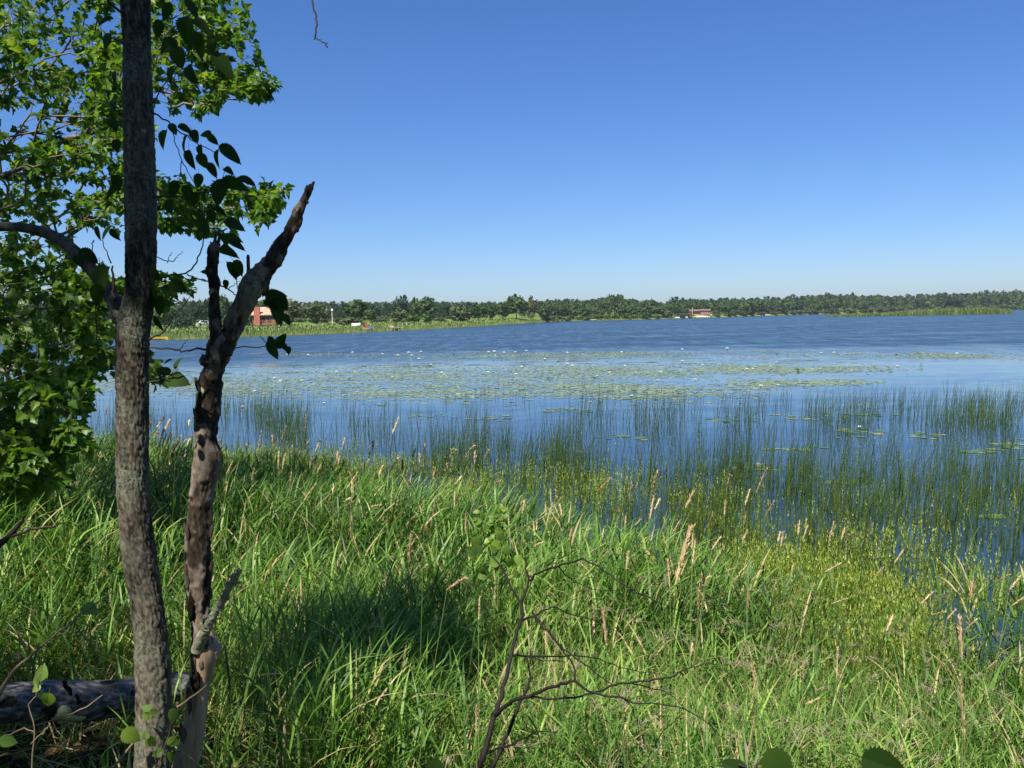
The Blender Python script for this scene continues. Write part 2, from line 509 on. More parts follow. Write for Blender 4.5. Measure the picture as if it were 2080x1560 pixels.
def proto(kind, i, lum, cards, size, mat, top, r0=.022, forks=1, shell=.35):
    PROTO.setdefault(kind, []).append((mesh(kind + "_crown", crown(lum, cards, size, 100 + i, shell), mat), mesh(kind + "_trunk", trunk_geo(i, top, r0, forks), BARK_FAR, smooth=True)))
for i in range(4):
    proto("broad", i, lumps_round(i, 17, .20 + .03 * i, 1.0, .5), 620, .060, T_GREEN, .6)
for i in range(3):
    proto("tall", i, lumps_round(20 + i, 15, .18, 1.0, .42, 1.25), 560, .055, T_GREEN, .7)
for i in range(3):
    proto("pine", i, lumps_pine(40 + i), 520, .050, T_PINE, .92, .018, 1, .7)
for i in range(3):
    proto("spruce", i, lumps_cone(60 + i), 620, .042, T_PINE, .95, .016, 1, .6)
for i in range(2):
    proto("willow", i, lumps_round(70 + i, 18, .30, 1.0, .52, .8), 760, .038, T_OLIVE, .55, .03, 4, .75)
for i in range(2):
    proto("bush", i, lumps_round(80 + i, 12, .10, 1.0, .5, .7), 420, .065, T_FRESH, .4, .02, 3)
for i in range(2):
    proto("olive", i, lumps_round(85 + i, 14, .08, 1.0, .5, .75), 520, .055, T_OLIVE, .4, .02, 3)
proto("poplar", 0, lumps_round(90, 14, .10, 1.0, .40, 1.0), 480, .05, T_YELLOW, .8)
KIND = {"broad": ("broadleaf_tree", "tree"), "tall": ("broadleaf_tree", "tree"), "pine": ("pine_tree", "pine tree"), "spruce": ("spruce_tree", "spruce tree"), "willow": ("willow_tree", "willow tree"), "bush": ("shrub", "shrub"), "olive": ("shrub", "shrub"), "poplar": ("poplar_tree", "poplar tree")}
def far_tree(kind, px, off, top, wpx, label, group=None):
    b = bank(np.array(px, float), np.array(off, float))
    dep = (b - CAM) @ RM
    d = -dep[2]
    bp = to_px(b)
    r_ = ray(px, top)
    H = CAM[2] + r_[2] / np.linalg.norm(r_[:2]) * np.linalg.norm(b[:2]) - b[2]
    W = wpx / F * d
    name, cat = KIND[kind]
    o = thing(name, b, label, cat, group)
    o.scale = (W, W, max(H, 1.0))
    o.rotation_euler[2] = rng.uniform(0, 6.28)
    ms = PROTO[kind][int(rng.integers(len(PROTO[kind])))]
    for nm, me in zip(("crown", "trunk"), ms):
        c = bpy.data.objects.new(nm, me); COL.objects.link(c); c.parent = o
    return o

# trees one can tell apart, from the brick house along the field
for a in [
    ("broad", 335, 62, 616, 66, "rounded green tree between lichen covered trunk and the dark spruce"),
    ("spruce", 372, 48, 617, 60, "dense dark spruce with a skirt to the lawn edge"),
    ("pine", 404, 80, 611, 34, "pine with an open crown behind the white parked car"),
    ("pine", 424, 84, 608, 34, "taller pine behind the white parked car"),
    ("tall", 457, 70, 596, 40, "loose tall tree seen in the fork of the dead snag"),
    ("pine", 489, 62, 612, 44, "dark pine beside the end wall of the brick house"),
    ("spruce", 503, 58, 618, 30, "small dark spruce before the brick house"),
    ("broad", 545, 100, 606, 70, "dark green tree rising behind the brick house roof"),
    ("willow", 590, 70, 606, 74, "pale olive willow next to the brick house"),
    ("willow", 643, 66, 611, 88, "wide olive willow with a split dark trunk on the lawn"),
    ("broad", 727, 74, 606, 56, "big dense broadleaf tree towering over the lawn beyond the lamp pole"),
    ("broad", 752, 66, 626, 34, "lower fresh green tree leaning against the big broadleaf"),
    ("olive", 714, 40, 642, 62, "dark low shrub at the foot of the big broadleaf"),
    ("pine", 806, 120, 605, 26, "slim pine with its head above the plantation"),
    ("pine", 822, 118, 600, 26, "highest pine with tufted head above the plantation"),
    ("tall", 843, 120, 603, 30, "loose tall tree between two pine heads"),
    ("broad", 868, 124, 602, 48, "broad crown closing the group of high pines"),
    ("olive", 812, 62, 624, 50, "greyish olive shrub behind the wooden dock"),
    ("bush", 841, 50, 633, 34, "bright green round shrub behind the wooden dock"),
    ("bush", 867, 48, 633, 34, "second bright green round shrub, dark at its foot"),
    ("olive", 774, 80, 645, 50, "long low olive shrub behind the red boat"),
    ("olive", 893, 60, 643, 34, "small low shrub before the pine plantation edge"),
    ("olive", 935, 40, 614, 62, "large rounded olive shrub alone at the shore bend"),
    ("broad", 972, 44, 615, 44, "mid green tree just beyond the large rounded olive shrub"),
    ("tall", 1000, 40, 616, 36, "narrow green tree in the gap before the huge round tree"),
    ("broad", 1022, 40, 612, 40, "green tree touching the huge round tree"),
    ("broad", 1049, 36, 598, 58, "huge round dark tree at the point of the near shore"),
    ("poplar", 1080, 22, 599, 32, "yellowish tall poplar at the point of the near shore"),
    ("tall", 1102, 26, 611, 34, "green tree right behind the yellowish poplar"),
    ("tall", 1258, 40, 597, 42, "tallest spreading tree of the wood above the moored boats"),
    ("spruce", 1362, 60, 604, 16, "thin spruce spire above the wood beside the lodge"),
    ("spruce", 1540, 50, 597, 14, "thin spruce spire beyond the lodge"),
]:
    far_tree(*a)
far_tree("olive", 640, 30, 649, 1, "low shrub", None) if False else None
# rows of the plantation
k = 0
for row, (off, top0) in enumerate([(170, 616), (185, 613.5), (200, 612)]):
    for px in np.arange(-40 + 5 * row, 1045, 17.0):
        k += 1
        far_tree("spruce" if k % 3 else "pine", px + rng.uniform(-4, 4), off + rng.uniform(-6, 6), top0 + rng.normal(0, 1.6) - (px < 480) * rng.uniform(0, 8), rng.uniform(20, 27),
                 "dark conifer standing in the plantation rows behind the far lawn", "conifers of the far plantation")
# low scrub that closes the lawn
for px in np.arange(-30, 1000, 24.0):
    far_tree("olive" if rng.random() < .6 else "bush", px + rng.uniform(-9, 9), rng.uniform(95, 130), np.interp(px, [0, 600, 1000], [648, 643, 640]) + rng.uniform(-4, 3), rng.uniform(28, 48),
             "low olive green shrub in the scrub between far lawn and plantation", "shrubs along the far lawn")
# the wood on the far shore
TOP = np.array([(1095, 612), (1130, 607), (1180, 610), (1220, 606), (1250, 601), (1290, 610), (1340, 614), (1380, 609), (1420, 607), (1450, 610), (1480, 606), (1520, 605), (1560, 606), (1600, 604), (1640, 600), (1680, 596), (1700, 599), (1780, 600), (1850, 600), (1880, 597), (1950, 595), (2000, 594), (2060, 590), (2120, 588), (2200, 586)])
for row, (off, drop) in enumerate([(9, 16), (26, 8), (50, 1), (75, 0)]):
    for px in np.arange(1108 + 4 * row, 2150, 17.0 if row else 19.0):
        px = px + rng.uniform(-5, 5)
        if 1396 < px < 1450 and row < 2:
            continue
        kind = rng.choice(["broad", "tall", "pine", "broad"], p=[.4, .3, .2, .1]) if row < 3 else "pine"
        top = np.interp(px, TOP[:, 0], TOP[:, 1]) + drop * rng.uniform(.3, 1.2) + rng.normal(0, 2.4)
        far_tree(kind, px, off + rng.uniform(-5, 6), top, rng.uniform(17, 36),
                 ("dark pine in the wood along the far shore" if kind == "pine" else "round green tree in the wood along the far shore"), "pines of the far shore wood" if kind == "pine" else "broadleaf trees of the far shore wood")
for px in np.arange(1110, 2150, 16.0):     # brush at the waterline
    if not 1398 < px < 1448:
        far_tree("bush" if rng.random() < .4 else "olive", px + rng.uniform(-6, 6), rng.uniform(2, 6), np.interp(px, SH[:, 0], SH[:, 1]) - rng.uniform(9, 17), rng.uniform(18, 30), "low brush at the waterline of the far wood", "brush along the far waterline")
# the depth of the woods behind the first trees
g = Geo()
n = 9000
px = rng.uniform(-120, 2250, n)
far = px > 1060
off = np.where(far, rng.uniform(60, 200, n), rng.uniform(205, 300, n))
b = bank(px, off)
topz = CAM[2] + (lambda r_: r_[:, 2] / np.linalg.norm(r_[:, :2], axis=1))(ray(px, np.where(far, np.interp(px, TOP[:, 0], TOP[:, 1]) + 3, 616.0))) * np.linalg.norm(b[:, :2], axis=1)
b[:, 2] += (topz - b[:, 2]) * rng.random(n) ** .6
s = rng.uniform(.6, 1.4, n)[:, None] * np.where(far, 2.0, 1.3)[:, None]
u = rng.normal(size=(n, 3)); u /= np.linalg.norm(u, axis=1)[:, None]
v = np.cross(u, rng.normal(size=(n, 3))); v /= np.linalg.norm(v, axis=1)[:, None]
g.add(np.stack([b - u * s, b + v * s, b + u * s], 1).reshape(-1, 3), np.arange(3 * n), np.repeat(rng.uniform(.1, .7, n), 3))
tag(single("woods", g, T_PINE), kind="stuff")

# ------------------------------------------------------------------ houses, boats and docks of the far bank
BRICK = plain("red_brick", (.36, .13, .09), .85, .1, .25, 2)
ROOFM = plain("peach_roof_shingle", (.42, .28, .20), .85, .1, .12, 1.5)
LOG = plain("brown_siding", (.20, .115, .070), .8, .15, .25, 2)
DARKW = plain("dark_timber", (.09, .06, .045), .8, .15)
GLASSM = plain("window_glass", (.02, .025, .03), .08, .5)
WHITE = plain("white_paint", (.80, .80, .78), .4, .4, .05)
REDP = plain("red_paint", (.62, .05, .05), .4, .4, .1)
BLUEP = plain("blue_paint", (.10, .18, .50), .4, .4, .1)
YELL = plain("yellow_plastic", (.80, .52, .05), .4, .4, .08)
WOODP = plain("weathered_planks", (.34, .27, .20), .85, .1, .25)
GREYM = plain("grey_metal", (.45, .46, .46), .5, .4, .08)
BLACK = plain("black_rubber", (.02, .02, .02), .7, .2)

def basis(px, off, turn=0.0):
    """a place on the far bank with axes: along the shore, away from the viewer, up"""
    b = bank(np.array(px, float), np.array(off, float))
    v = b[:2] / np.linalg.norm(b[:2])
    a = math.atan2(v[1], v[0]) - math.pi / 2 + turn
    x, y = np.array([math.cos(a), math.sin(a), 0]), np.array([-math.sin(a), math.cos(a), 0])
    return b, lambda q: b + np.asarray(q)[..., :1] * x + np.asarray(q)[..., 1:2] * y + np.asarray(q)[..., 2:3] * np.array([0, 0, 1.])
def gable(M, x0, x1, y0, y1, z, h, hip=0.0, eave=.5, th=.18, t=.5):
    g = Geo()
    x0, x1, y0, y1 = x0 - eave, x1 + eave, y0 - eave, y1 + eave
    ym = (y0 + y1) / 2
    for dz in (0, th):
        c = np.array([(x0, y0, z + dz), (x1, y0, z + dz), (x1, y1, z + dz), (x0, y1, z + dz), (x0 + hip, ym, z + h + dz), (x1 - hip, ym, z + h + dz)])
        g.add(M(c), [[0, 1, 5], [0, 5, 4], [2, 3, 4], [2, 4, 5], [3, 0, 4], [1, 2, 5]], t)
    for a, b in (((x0, y0), (x1, y0)), ((x1, y0), (x1, y1)), ((x1, y1), (x0, y1)), ((x0, y1), (x0, y0))):
        g.quad(*[M(np.array(q)) for q in ((*a, z), (*b, z), (*b, z + th), (*a, z + th))])
    return g

# brick house
b, M = basis(527, 64, -.25)
h = thing("brick_house", b, "low brick house with peach roof and red chimney on the far lawn", "house")
part("wall", Geo().box((-7, 0, 0), (4.2, 8, 2.75), M=M), LOG, h)
part("plinth", Geo().box((-7.05, -.05, -.4), (4.25, 8.05, .55), M=M), BRICK, h)
part("roof", gable(M, -7, 4.2, 0, 8, 2.75, 2.0, 4.0, .7), ROOFM, h)
ch = part("chimney", Geo().box((-1.0, -.75, -.3), (.45, -.06, 5.0), M=M), BRICK, h)
part("cap", Geo().box((-1.08, -.83, 5.0), (.53, .02, 5.18), M=M), DARKW, ch)
for x in (1.2, 2.7, -2.6, -5.2):
    wf = part("window", Geo().box((x - .55, -.07, 1.0), (x + .55, .03, 2.3), M=M), WHITE if x < 0 else LOG, h)
    part("pane", Geo().box((x - .45, -.09, 1.1), (x + .45, -.071, 2.2), M=M), GLASSM, wf)
dr = part("door", Geo().box((-3.9, -.08, .1), (-3.1, .02, 2.2), M=M), DARKW, h)
part("handle", Geo().box((-3.25, -.12, 1.05), (-3.18, -.081, 1.15), M=M), GREYM, dr)
dk = part("deck", Geo().box((.7, -2.2, .25), (4.4, -.08, .42), M=M), DARKW, h)
gr = Geo()
for x in np.arange(.75, 4.4, .6):
    gr.box((x, -2.2, .42), (x + .06, -2.14, 1.3), M=M)
gr.box((.7, -2.22, 1.3), (4.4, -2.12, 1.38), M=M)
part("railing", gr, BRICK, dk)
# lodge across the lake
b, M = basis(1421, 22)
h = thing("lakeside_lodge", b, "long low brown lodge with reddish roofs before the far wood", "house")
k_ = 1421 and np.linalg.norm(b[:2]) / F
part("wall", Geo().box((-19 * k_, 0, 0), (1.5 * k_, 7, 2.7), M=M), DARKW, h)
part("wing", Geo().box((1.6 * k_, -1.5, 0), (20 * k_, 7, 2.8), M=M), LOG, h)
part("roof", gable(M, -19 * k_, 1.5 * k_, 0, 7, 2.7, 1.1, 0, .6), plain("grey_red_roof", (.14, .10, .10), .85), h)
part("roof", gable(M, 1.6 * k_, 20 * k_, -1.5, 7, 2.8, 1.2, 0, .6), plain("red_roof", (.15, .085, .075), .85), h)
part("chimney", Geo().box((-14.6 * k_, -.9, -1.0), (-13.2 * k_, -.05, 5.4), M=M), plain("pale_brick", (.40, .24, .17), .85), h)
for x in (4, 8, 12, 16):
    wf = part("window", Geo().box(((x) * k_, -1.56, 1.0), ((x + 2.4) * k_, -1.5, 2.3), M=M), WHITE, h)
    part("pane", Geo().box(((x + .25) * k_, -1.60, 1.1), ((x + 2.15) * k_, -1.561, 2.2), M=M), GLASSM, wf)
for x in (-12, -7, -3):
    wf = part("window", Geo().box((x * k_, -.06, .9), ((x + 2.6) * k_, 0, 2.3), M=M), LOG, h)
    part("pane", Geo().box(((x + .2) * k_, -.09, 1.0), ((x + 2.4) * k_, -.061, 2.2), M=M), GLASSM, wf)
# its sandy yard
pxs = np.linspace(1399, 1446, 24); ofs = np.array([.6, 4, 9, 15, 20, 26])
A, B = np.meshgrid(pxs, ofs, indexing='ij'); V = bank(A, B); V[..., 2] += .35
tag(single("lawn", Geo().add(V.reshape(-1, 3), grid_faces(len(pxs), len(ofs), False)[:, [0, 2, 1]]), plain("dry_lawn", (.36, .32, .13), .9, .1, .2, .2)), kind="structure")
pxs = np.linspace(1186, 1212, 14); ofs = np.array([.6, 3, 6, 9.])
A, B = np.meshgrid(pxs, ofs, indexing='ij'); V = bank(A, B); V[..., 2] += .35
tag(single("beach", Geo().add(V.reshape(-1, 3), grid_faces(len(pxs), len(ofs), False)[:, [0, 2, 1]]), plain("beach_sand", (.42, .38, .24), .9, .1, .15, .2)), kind="structure")

# lamp pole on the lawn
b, M = basis(676, 42)
p = thing("lamp_pole", b, "slim pale lamp pole standing on the far lawn", "lamp post")
zt = (CAM[2] + ray(676, 627)[2] / np.linalg.norm(ray(676, 627)[:2]) * np.linalg.norm(b[:2])) - b[2]
part("pole", Geo().tube([M(np.array([0, 0, z])) for z in (-.3, zt * .5, zt - .3)], [.11, .10, .08], 8), plain("pale_pole", (.55, .52, .44), .8), p)
part("lamp", Geo().box((-.22, -.22, zt - .55), (.22, .22, zt), M=M), WHITE, p)

def hull(M, L, W, H, n=11, z0=0.0, flat=.15, dbl=False):
    """an open boat hull along x, both skins"""
    g = Geo()
    t = np.linspace(-1, 1, n)
    wd = W / 2 * (1 - np.abs(t) ** 2.4) ** .8 if dbl else W / 2 * np.where(t > 0, (1 - np.maximum(t, 0) ** 2.2), 1 - .15 * t * t)
    sh = H * (1 + .25 * t * t)
    for k, ins in ((1.0, 0), (.9, .04)):
        rows = []
        for i in range(n):
            x = t[i] * L / 2 * (1 if k == 1 else .97)
            rows.append([(x, wd[i] * k * math.sin(a), z0 + ins + sh[i] * (1 - math.cos(a) ** 1.0 * (1)) if abs(a) < 1.6 else 0) for a in np.linspace(-1.57, 1.57, 9)])
        V = np.array(rows).reshape(-1, 3)
        g.add(M(V), grid_faces(n, 9, False))
    return g
# yellow canoe against the reeds
g0 = hit(np.array(312.), np.array(690.8))
Mw = lambda b, a: (lambda q: b + np.asarray(q)[..., :1] * np.array([math.cos(a), math.sin(a), 0]) + np.asarray(q)[..., 1:2] * np.array([-math.sin(a), math.cos(a), 0]) + np.asarray(q)[..., 2:3] * np.array([0, 0, 1.]))
g0[2] = -.05
M = Mw(g0, .1)
o = thing("canoe", g0, "yellow canoe floating against the reeds beside the lichen covered trunk", "canoe")
part("hull", hull(M, 4.6, .85, .42, dbl=True), YELL, o, True)
for x in (-1.1, 1.0):
    part("seat", Geo().box((x - .12, -.36, .28), (x + .12, .36, .32), M=M), WOODP, o)
# white boat upside down on a rack
b, M = basis(724, 5.5, .2)
o = thing("rowing_boat", b, "white boat lying keel up on a low rack at the waterline", "boat")
Mi = lambda q: M(np.asarray(q) * np.array([1, 1, -1]) + np.array([0, 0, 1.55]))
part("hull", hull(Mi, 2.0, .95, .5), WHITE, o, True)
o2 = thing("boat_rack", b, "low timber rack carrying the upturned white boat", "rack")
for x in (-.6, .5):
    for y in (-.3, .3):
        part("leg", Geo().box((x - .05, y - .05, -.4), (x + .05, y + .05, .98), M=M), WOODP, o2)
part("rail", Geo().box((-.75, -.36, .99), (.65, -.26, 1.07), M=M), WOODP, o2)
part("rail", Geo().box((-.75, .26, .99), (.65, .36, 1.07), M=M), WOODP, o2)
# red, white and blue boat
b, M = basis(747, 3.0, .15)
o = thing("pedal_boat", b, "small red, white and blue boat pulled up on the grassy bank", "boat")
part("hull", hull(lambda q: M(np.asarray(q) + np.array([-.1, 0, -.05])), 2.3, 1.0, .55), WHITE, o, True)
part("seat", Geo().box((-.35, -.4, .35), (.15, .4, .62), M=M).box((-.45, -.42, .62), (-.2, .42, 1.75), M=M), REDP, o)
part("bow_cover", Geo().box((.45, -.42, .42), (1.15, .42, .85), M=M), BLUEP, o)
part("rudder", Geo().box((-1.3, -.05, .1), (-1.05, .05, .9), M=M), REDP, o)
# wooden dock
b, M = basis(803, 1.2, .1)
o = thing("wooden_dock", b, "short weathered wooden dock beside the shrubs on the near shore bend", "dock")
for i in range(9):
    part("plank", Geo().box((-1.6 + i * .36, -2.2, .52), (-1.6 + i * .36 + .33, 1.2, .58), M=M), WOODP, o)
for x in (-1.55, -.4, .6, 1.55):
    part("post", Geo().box((x - .07, -2.1, -.7), (x + .07, -1.96, .95), M=M), WOODP, o)
part("bench", Geo().box((-1.3, .3, .58), (-.4, .7, 1.05), M=M), plain("pale_timber", (.52, .44, .30), .8), o)
# parked white car
b, M = basis(419, 84, .1)
o = thing("parked_car", b, "white car parked before the pines at the lawn edge", "car")
prof = np.array([(-2.2, .35), (-2.2, .85), (-1.2, .95), (1.25, .95), (2.15, .8), (2.2, .35)])
def prism(M, prof, y0, y1):
    n = len(prof)
    v = np.vstack([np.c_[prof[:, 0], np.full(n, y0), prof[:, 1]], np.c_[prof[:, 0], np.full(n, y1), prof[:, 1]]])
    f = [[0, k, k + 1] for k in range(1, n - 1)] + [[n, n + k + 1, n + k] for k in range(1, n - 1)]
    for k in range(n):
        k2 = (k + 1) % n
        f += [[k, n + k, n + k2], [k, n + k2, k2]]
    return Geo().add(M(v), f)
part("body", prism(M, prof, -.85, .85), WHITE, o)
part("cabin", prism(M, np.array([(-1.7, .95), (-1.2, 1.45), (.4, 1.45), (1.1, .95)]), -.75, .75), WHITE, o)
part("window", prism(M, np.array([(-1.4, 1.0), (-1.1, 1.38), (.3, 1.38), (.8, 1.0)]), -.77, -.751), GLASSM, o)
for x in (-1.35, 1.35):
    part("wheel", Geo().tube([M(np.array([x, -.9, .33])), M(np.array([x, -.68, .33]))], .33, 12), BLACK, o)
# boats and docks across the lake
def moored(px, py, L, label, col, cabin, turn=0.0):
    g0 = hit(np.array(float(px)), np.array(float(py))); g0[2] = -.1
    M = Mw(g0, math.atan2(g0[1], g0[0]) - math.pi / 2 + turn)
    o = thing("motor_boat", g0, label, "boat", "boats moored along the far shore")
    part("hull", hull(M, L, L * .36, .9), col, o, True)
    part("windscreen", Geo().box((L * .05, -L * .12, .85), (L * .10, L * .12, 1.35), M=M), GLASSM, o)
    part("engine", Geo().box((-L * .56, -.2, .2), (-L * .5, .2, 1.2), M=M), BLACK, o)
    if cabin:
        g = Geo().box((-L * .35, -L * .16, 1.9), (L * .1, L * .16, 2.02), M=M)
        part("canopy", g, cabin, o)
        for sx in (-.33, .08):
            for sy in (-.15, .15):
                part("post", Geo().box((L * sx - .04, L * sy - .04, .8), (L * sx + .04, L * sy + .04, 1.9), M=M), GREYM, o)
moored(1214, 650.3, 3.6, "small white boat moored by the pale beach under the trees", WHITE, None, .3)
moored(1277, 649.0, 4.2, "white boat with a reddish canopy moored under the far trees", WHITE, plain("maroon_canvas", (.35, .10, .10), .8), .1)
moored(1669, 638.3, 5.5, "white boat moored just before the reed island tip", WHITE, WHITE, .2)
def dock(px, w, label):
    b, M = basis(px, -.5)
    kk = np.linalg.norm(b[:2]) / F
    o = thing("white_dock", np.array([b[0], b[1], 0]), label, "dock", "pale docks along the far shore")
    M0 = M; M = lambda q: M0(np.asarray(q) + np.array([0, 0, -b[2]]))
    part("deck", Geo().box((-w / 2 * kk, -2.5, .45), (w / 2 * kk, 0, .95), M=M), plain("pale_deck", (.72, .70, .64), .7, .2, .08), o)
    for x in np.linspace(-w / 2, w / 2, 4):
        part("post", Geo().box((x * kk - .1, -2.45, -.6), (x * kk + .1, -2.25, 1.4), M=M), GREYM, o)
dock(1376, 8, "pale dock a little before the lodge yard")
dock(1394, 5, "shortest pale dock at the corner of the lodge yard")
dock(1421, 14, "pale dock at the middle of the lodge yard")
dock(1435, 12, "pale dock at the far corner of the lodge yard")
dock(1552, 20, "long low pale dock under the wood beyond the lodge")

# ------------------------------------------------------------------ leaves, one mesh per kind
def leaf_mesh(name, pts, mat, fold=.18, droop=.25, up=0.0):
    """outline of the right half from stalk to tip; folded along the midrib and bowed"""
    pts = np.array(pts, float)
    ys = pts[:, 1]
    mid = np.linspace(0, 1, len(pts))
    mr = np.stack([0 * mid, np.interp(mid, [0, 1], [0, ys.max()])], 1)
    g = Geo()
    def lift(p):
        return np.stack([p[:, 0], p[:, 1], fold * np.abs(p[:, 0]) - droop * p[:, 1] ** 2 + up * np.sin(p[:, 0] * 9) * .02], 1)
    n = len(pts)
    for sgn in (1, -1):
        v = np.vstack([lift(pts * np.array([sgn, 1])), lift(mr)])
        f = []
        for i in range(n - 1):
            f += [[i, i + 1, n + i + 1], [i, n + i + 1, n + i]]
        g.add(v, f)
    # short stalk
    g.add([(-.012, -.30, .02), (.012, -.30, .02), (0.012, .02, 0), (-.012, .02, 0)], [[0, 1, 2], [0, 2, 3]])
    return mesh(name, g, mat), g.data()
MAPLE_PTS = [(0, 0), (.20, -.02), (.38, .06), (.32, .20), (.56, .45), (.40, .52), (.24, .54), (.27, .70), (0, 1.0)]
def serrate(n, wmax, tip):
    out = [(0, 0)]
    for i in range(1, n):
        t = i / n
        w_ = wmax * (math.sin(math.pi * t ** .72) ** .75) * (1 - .25 * t) if t < .86 else wmax * tip * (1 - t) / .14
        out.append((w_ * 1.0, t - .02)); out.append((w_ * .86, t + .022))
    out.append((0, 1.0))
    return out
ME_MAPLE, D_MAPLE = leaf_mesh("maple_leaf", MAPLE_PTS, G_MAPLE_ONE, .25, .28)
ME_MAPLE2, D_MAPLE2 = leaf_mesh("maple_leaf", np.array(MAPLE_PTS) * [.8, 1], G_MAPLE_ONE, .5, .45)
ME_BROAD, D_BROAD = leaf_mesh("broad_leaf", serrate(13, .40, .22), G_BROAD, .16, .22)
ME_BROAD2, _ = leaf_mesh("broad_leaf", serrate(11, .34, .25), G_BROAD, .45, .35)
ME_YOUNG, D_YOUNG = leaf_mesh("young_leaf", serrate(9, .42, .22), G_BRIGHT, .15, .25)

def orient(dirs, rolls, tilt):
    """leaf frames: y along dirs, z as near to 'up' as a tilt allows"""
    dirs = dirs / np.linalg.norm(dirs, axis=1)[:, None]
    up = np.array([0, 0, 1.0]) + tilt
    x = np.cross(dirs, up); x /= np.linalg.norm(x, axis=1)[:, None] + 1e-9
    z = np.cross(x, dirs)
    c, s_ = np.cos(rolls)[:, None], np.sin(rolls)[:, None]
    return x * c + z * s_, dirs, z * c - x * s_
def leaf_cloud(D, pos, X, Y_, Z, size, tint):
    v, f, _ = D
    n = len(pos)
    V = pos[:, None] + size[:, None, None] * (v[None, :, 0:1] * X[:, None] + v[None, :, 1:2] * Y_[:, None] + v[None, :, 2:3] * Z[:, None])
    Fa = f[None] + (np.arange(n) * len(v))[:, None, None]
    return V.reshape(-1, 3), Fa.reshape(-1, 3), np.repeat(tint, len(v))

# ------------------------------------------------------------------ bark
def traced(rows, d, z_low=None, step=.0052, sides=56, rough=None, d2=None):
    """a round stem whose outline (row, one edge, other edge) is given at distance d; rough(theta, length, p) moves the skin"""
    R_ = np.array(rows, float)
    dd = np.linspace(d, d if d2 is None else d2, len(R_))
    C = P((R_[:, 1] + R_[:, 2]) / 2, R_[:, 0], dd)
    rr = (R_[:, 2] - R_[:, 1]) / 2 / F * dd
    L = np.concatenate([[0], np.cumsum(np.linalg.norm(np.diff(C, axis=0), axis=1))])
    n = max(6, int(L[-1] / step))
    q = np.linspace(0, L[-1], n)
    sm = lambda a: np.convolve(np.pad(a, 6, mode='edge'), np.hanning(15)[1:-1] / np.hanning(15)[1:-1].sum(), 'valid')
    C = np.stack([np.interp(q, L, C[:, i]) for i in range(3)], 1)
    for _ in range(2):
        C = np.stack([sm(C[:, i]) for i in range(3)], 1)
    rr = sm(np.interp(q, L, rr))
    return C, rr, q
def skin(C, rr, q, sides, rough, cap=True):
    tg = np.gradient(C, axis=0); tg /= np.linalg.norm(tg, axis=1)[:, None]
    u = np.cross(tg, np.array([0.05, 1.0, 0])); u /= np.linalg.norm(u, axis=1)[:, None]
    w_ = np.cross(u, tg)
    a = np.arange(sides) / sides * 2 * np.pi
    ca, sa = np.cos(a)[None], np.sin(a)[None]
    p = np.stack([ca * rr[:, None], sa * rr[:, None], np.broadcast_to(q[:, None], (len(q), sides))], -1)
    dr = rough(a[None] + 0 * q[:, None], p) * np.clip(rr / .024, .1, 1)[:, None]
    r2 = rr[:, None] + dr
    V = C[:, None] + (r2 * ca)[..., None] * u[:, None] + (r2 * sa)[..., None] * w_[:, None]
    F_ = grid_faces(len(q), sides)
    V = V.reshape(-1, 3)
    b = len(V)
    V = np.vstack([V, C[:1], C[-1:]])
    k = np.arange(sides); k2 = (k + 1) % sides
    F_ = np.vstack([F_, np.stack([k2, k, np.full(sides, b)], 1), np.stack([k + (len(q) - 1) * sides, k2 + (len(q) - 1) * sides, np.full(sides, b + 1)], 1)])
    t = np.clip(.5 + dr / .008, 0, 1)
    return Geo().add(V, F_, np.concatenate([t.ravel(), [.5, .5]]))
def ridged(a, p):
    w_ = p + .010 * (fbm(p * 22 + 3, 2)[..., None] - .5)
    n1 = np.clip(np.abs(fbm(w_ * np.array([125, 125, 46.]), 2) - .5) * 6.5, 0, 1)     # plates parted by fissures
    n2 = fbm(p * np.array([260, 260, 150.]), 2) - .5
    n3 = fbm(p * np.array([9, 9, 4.]), 2) - .5
    return .0040 * (n1 - .6) + .0040 * n2 + .006 * n3
def bark(name, stops, lichen, lich_lo, lich_hi, scale=1.0, rough=.9, lich2=(.30, .33, .26)):
    m = NT(name)
    co = m.n("TexCoord").outputs["Object"]
    st = m.n("Mapping", {"Vector": co, "Scale": (1, 1, .28)}).outputs[0]
    n1 = m.noise(60 * scale, 6, .65, st)
    f = m.math('ADD', m.math('MULTIPLY', n1, .62), m.math('MULTIPLY', m.tint(), .38))
    c = m.ramp(f, stops)
    big = m.noise(9 * scale, 4, .6, m.n("Mapping", {"Vector": co, "Scale": (1, 1, .5)}).outputs[0])
    fine_ = m.noise(150, 3, .6)
    l = m.math('MULTIPLY', m.range(big, lich_lo, lich_hi), m.range(fine_, .40, .56))
    c = m.mix(m.math('MINIMUM', l, .92), c, m.mix(m.range(m.noise(40), .4, .6), lichen, lich2))
    spot = m.range(m.noise(16, 2, .5), .70, .735)
    c = m.mix(m.math('MULTIPLY', spot, m.range(fine_, .3, .5)), c, (.40, .43, .25))
    h = m.noise(220, 5, .7, st)
    return m.done(m.bsdf(c, rough, .15, m.bump(h, .7, .004)))
B_TREE = bark("lichened_bark", [(.22, (.010, .009, .007)), (.42, (.036, .031, .024)), (.60, (.125, .108, .082)), (.85, (.28, .245, .19))], (.095, .112, .082), .46, .62, lich2=(.17, .185, .145))
B_SNAG = bark("flaking_bark", [(.22, (.010, .007, .005)), (.42, (.050, .037, .028)), (.60, (.135, .108, .086)), (.85, (.26, .22, .185))], (.15, .155, .12), .60, .74)
B_LICH = bark("crusted_bark", [(.2, (.06, .05, .038)), (.5, (.13, .115, .085)), (.8, (.21, .20, .15))], (.20, .225, .165), .34, .5)
m = NT("bare_wood")
co = m.n("TexCoord").outputs["Object"]
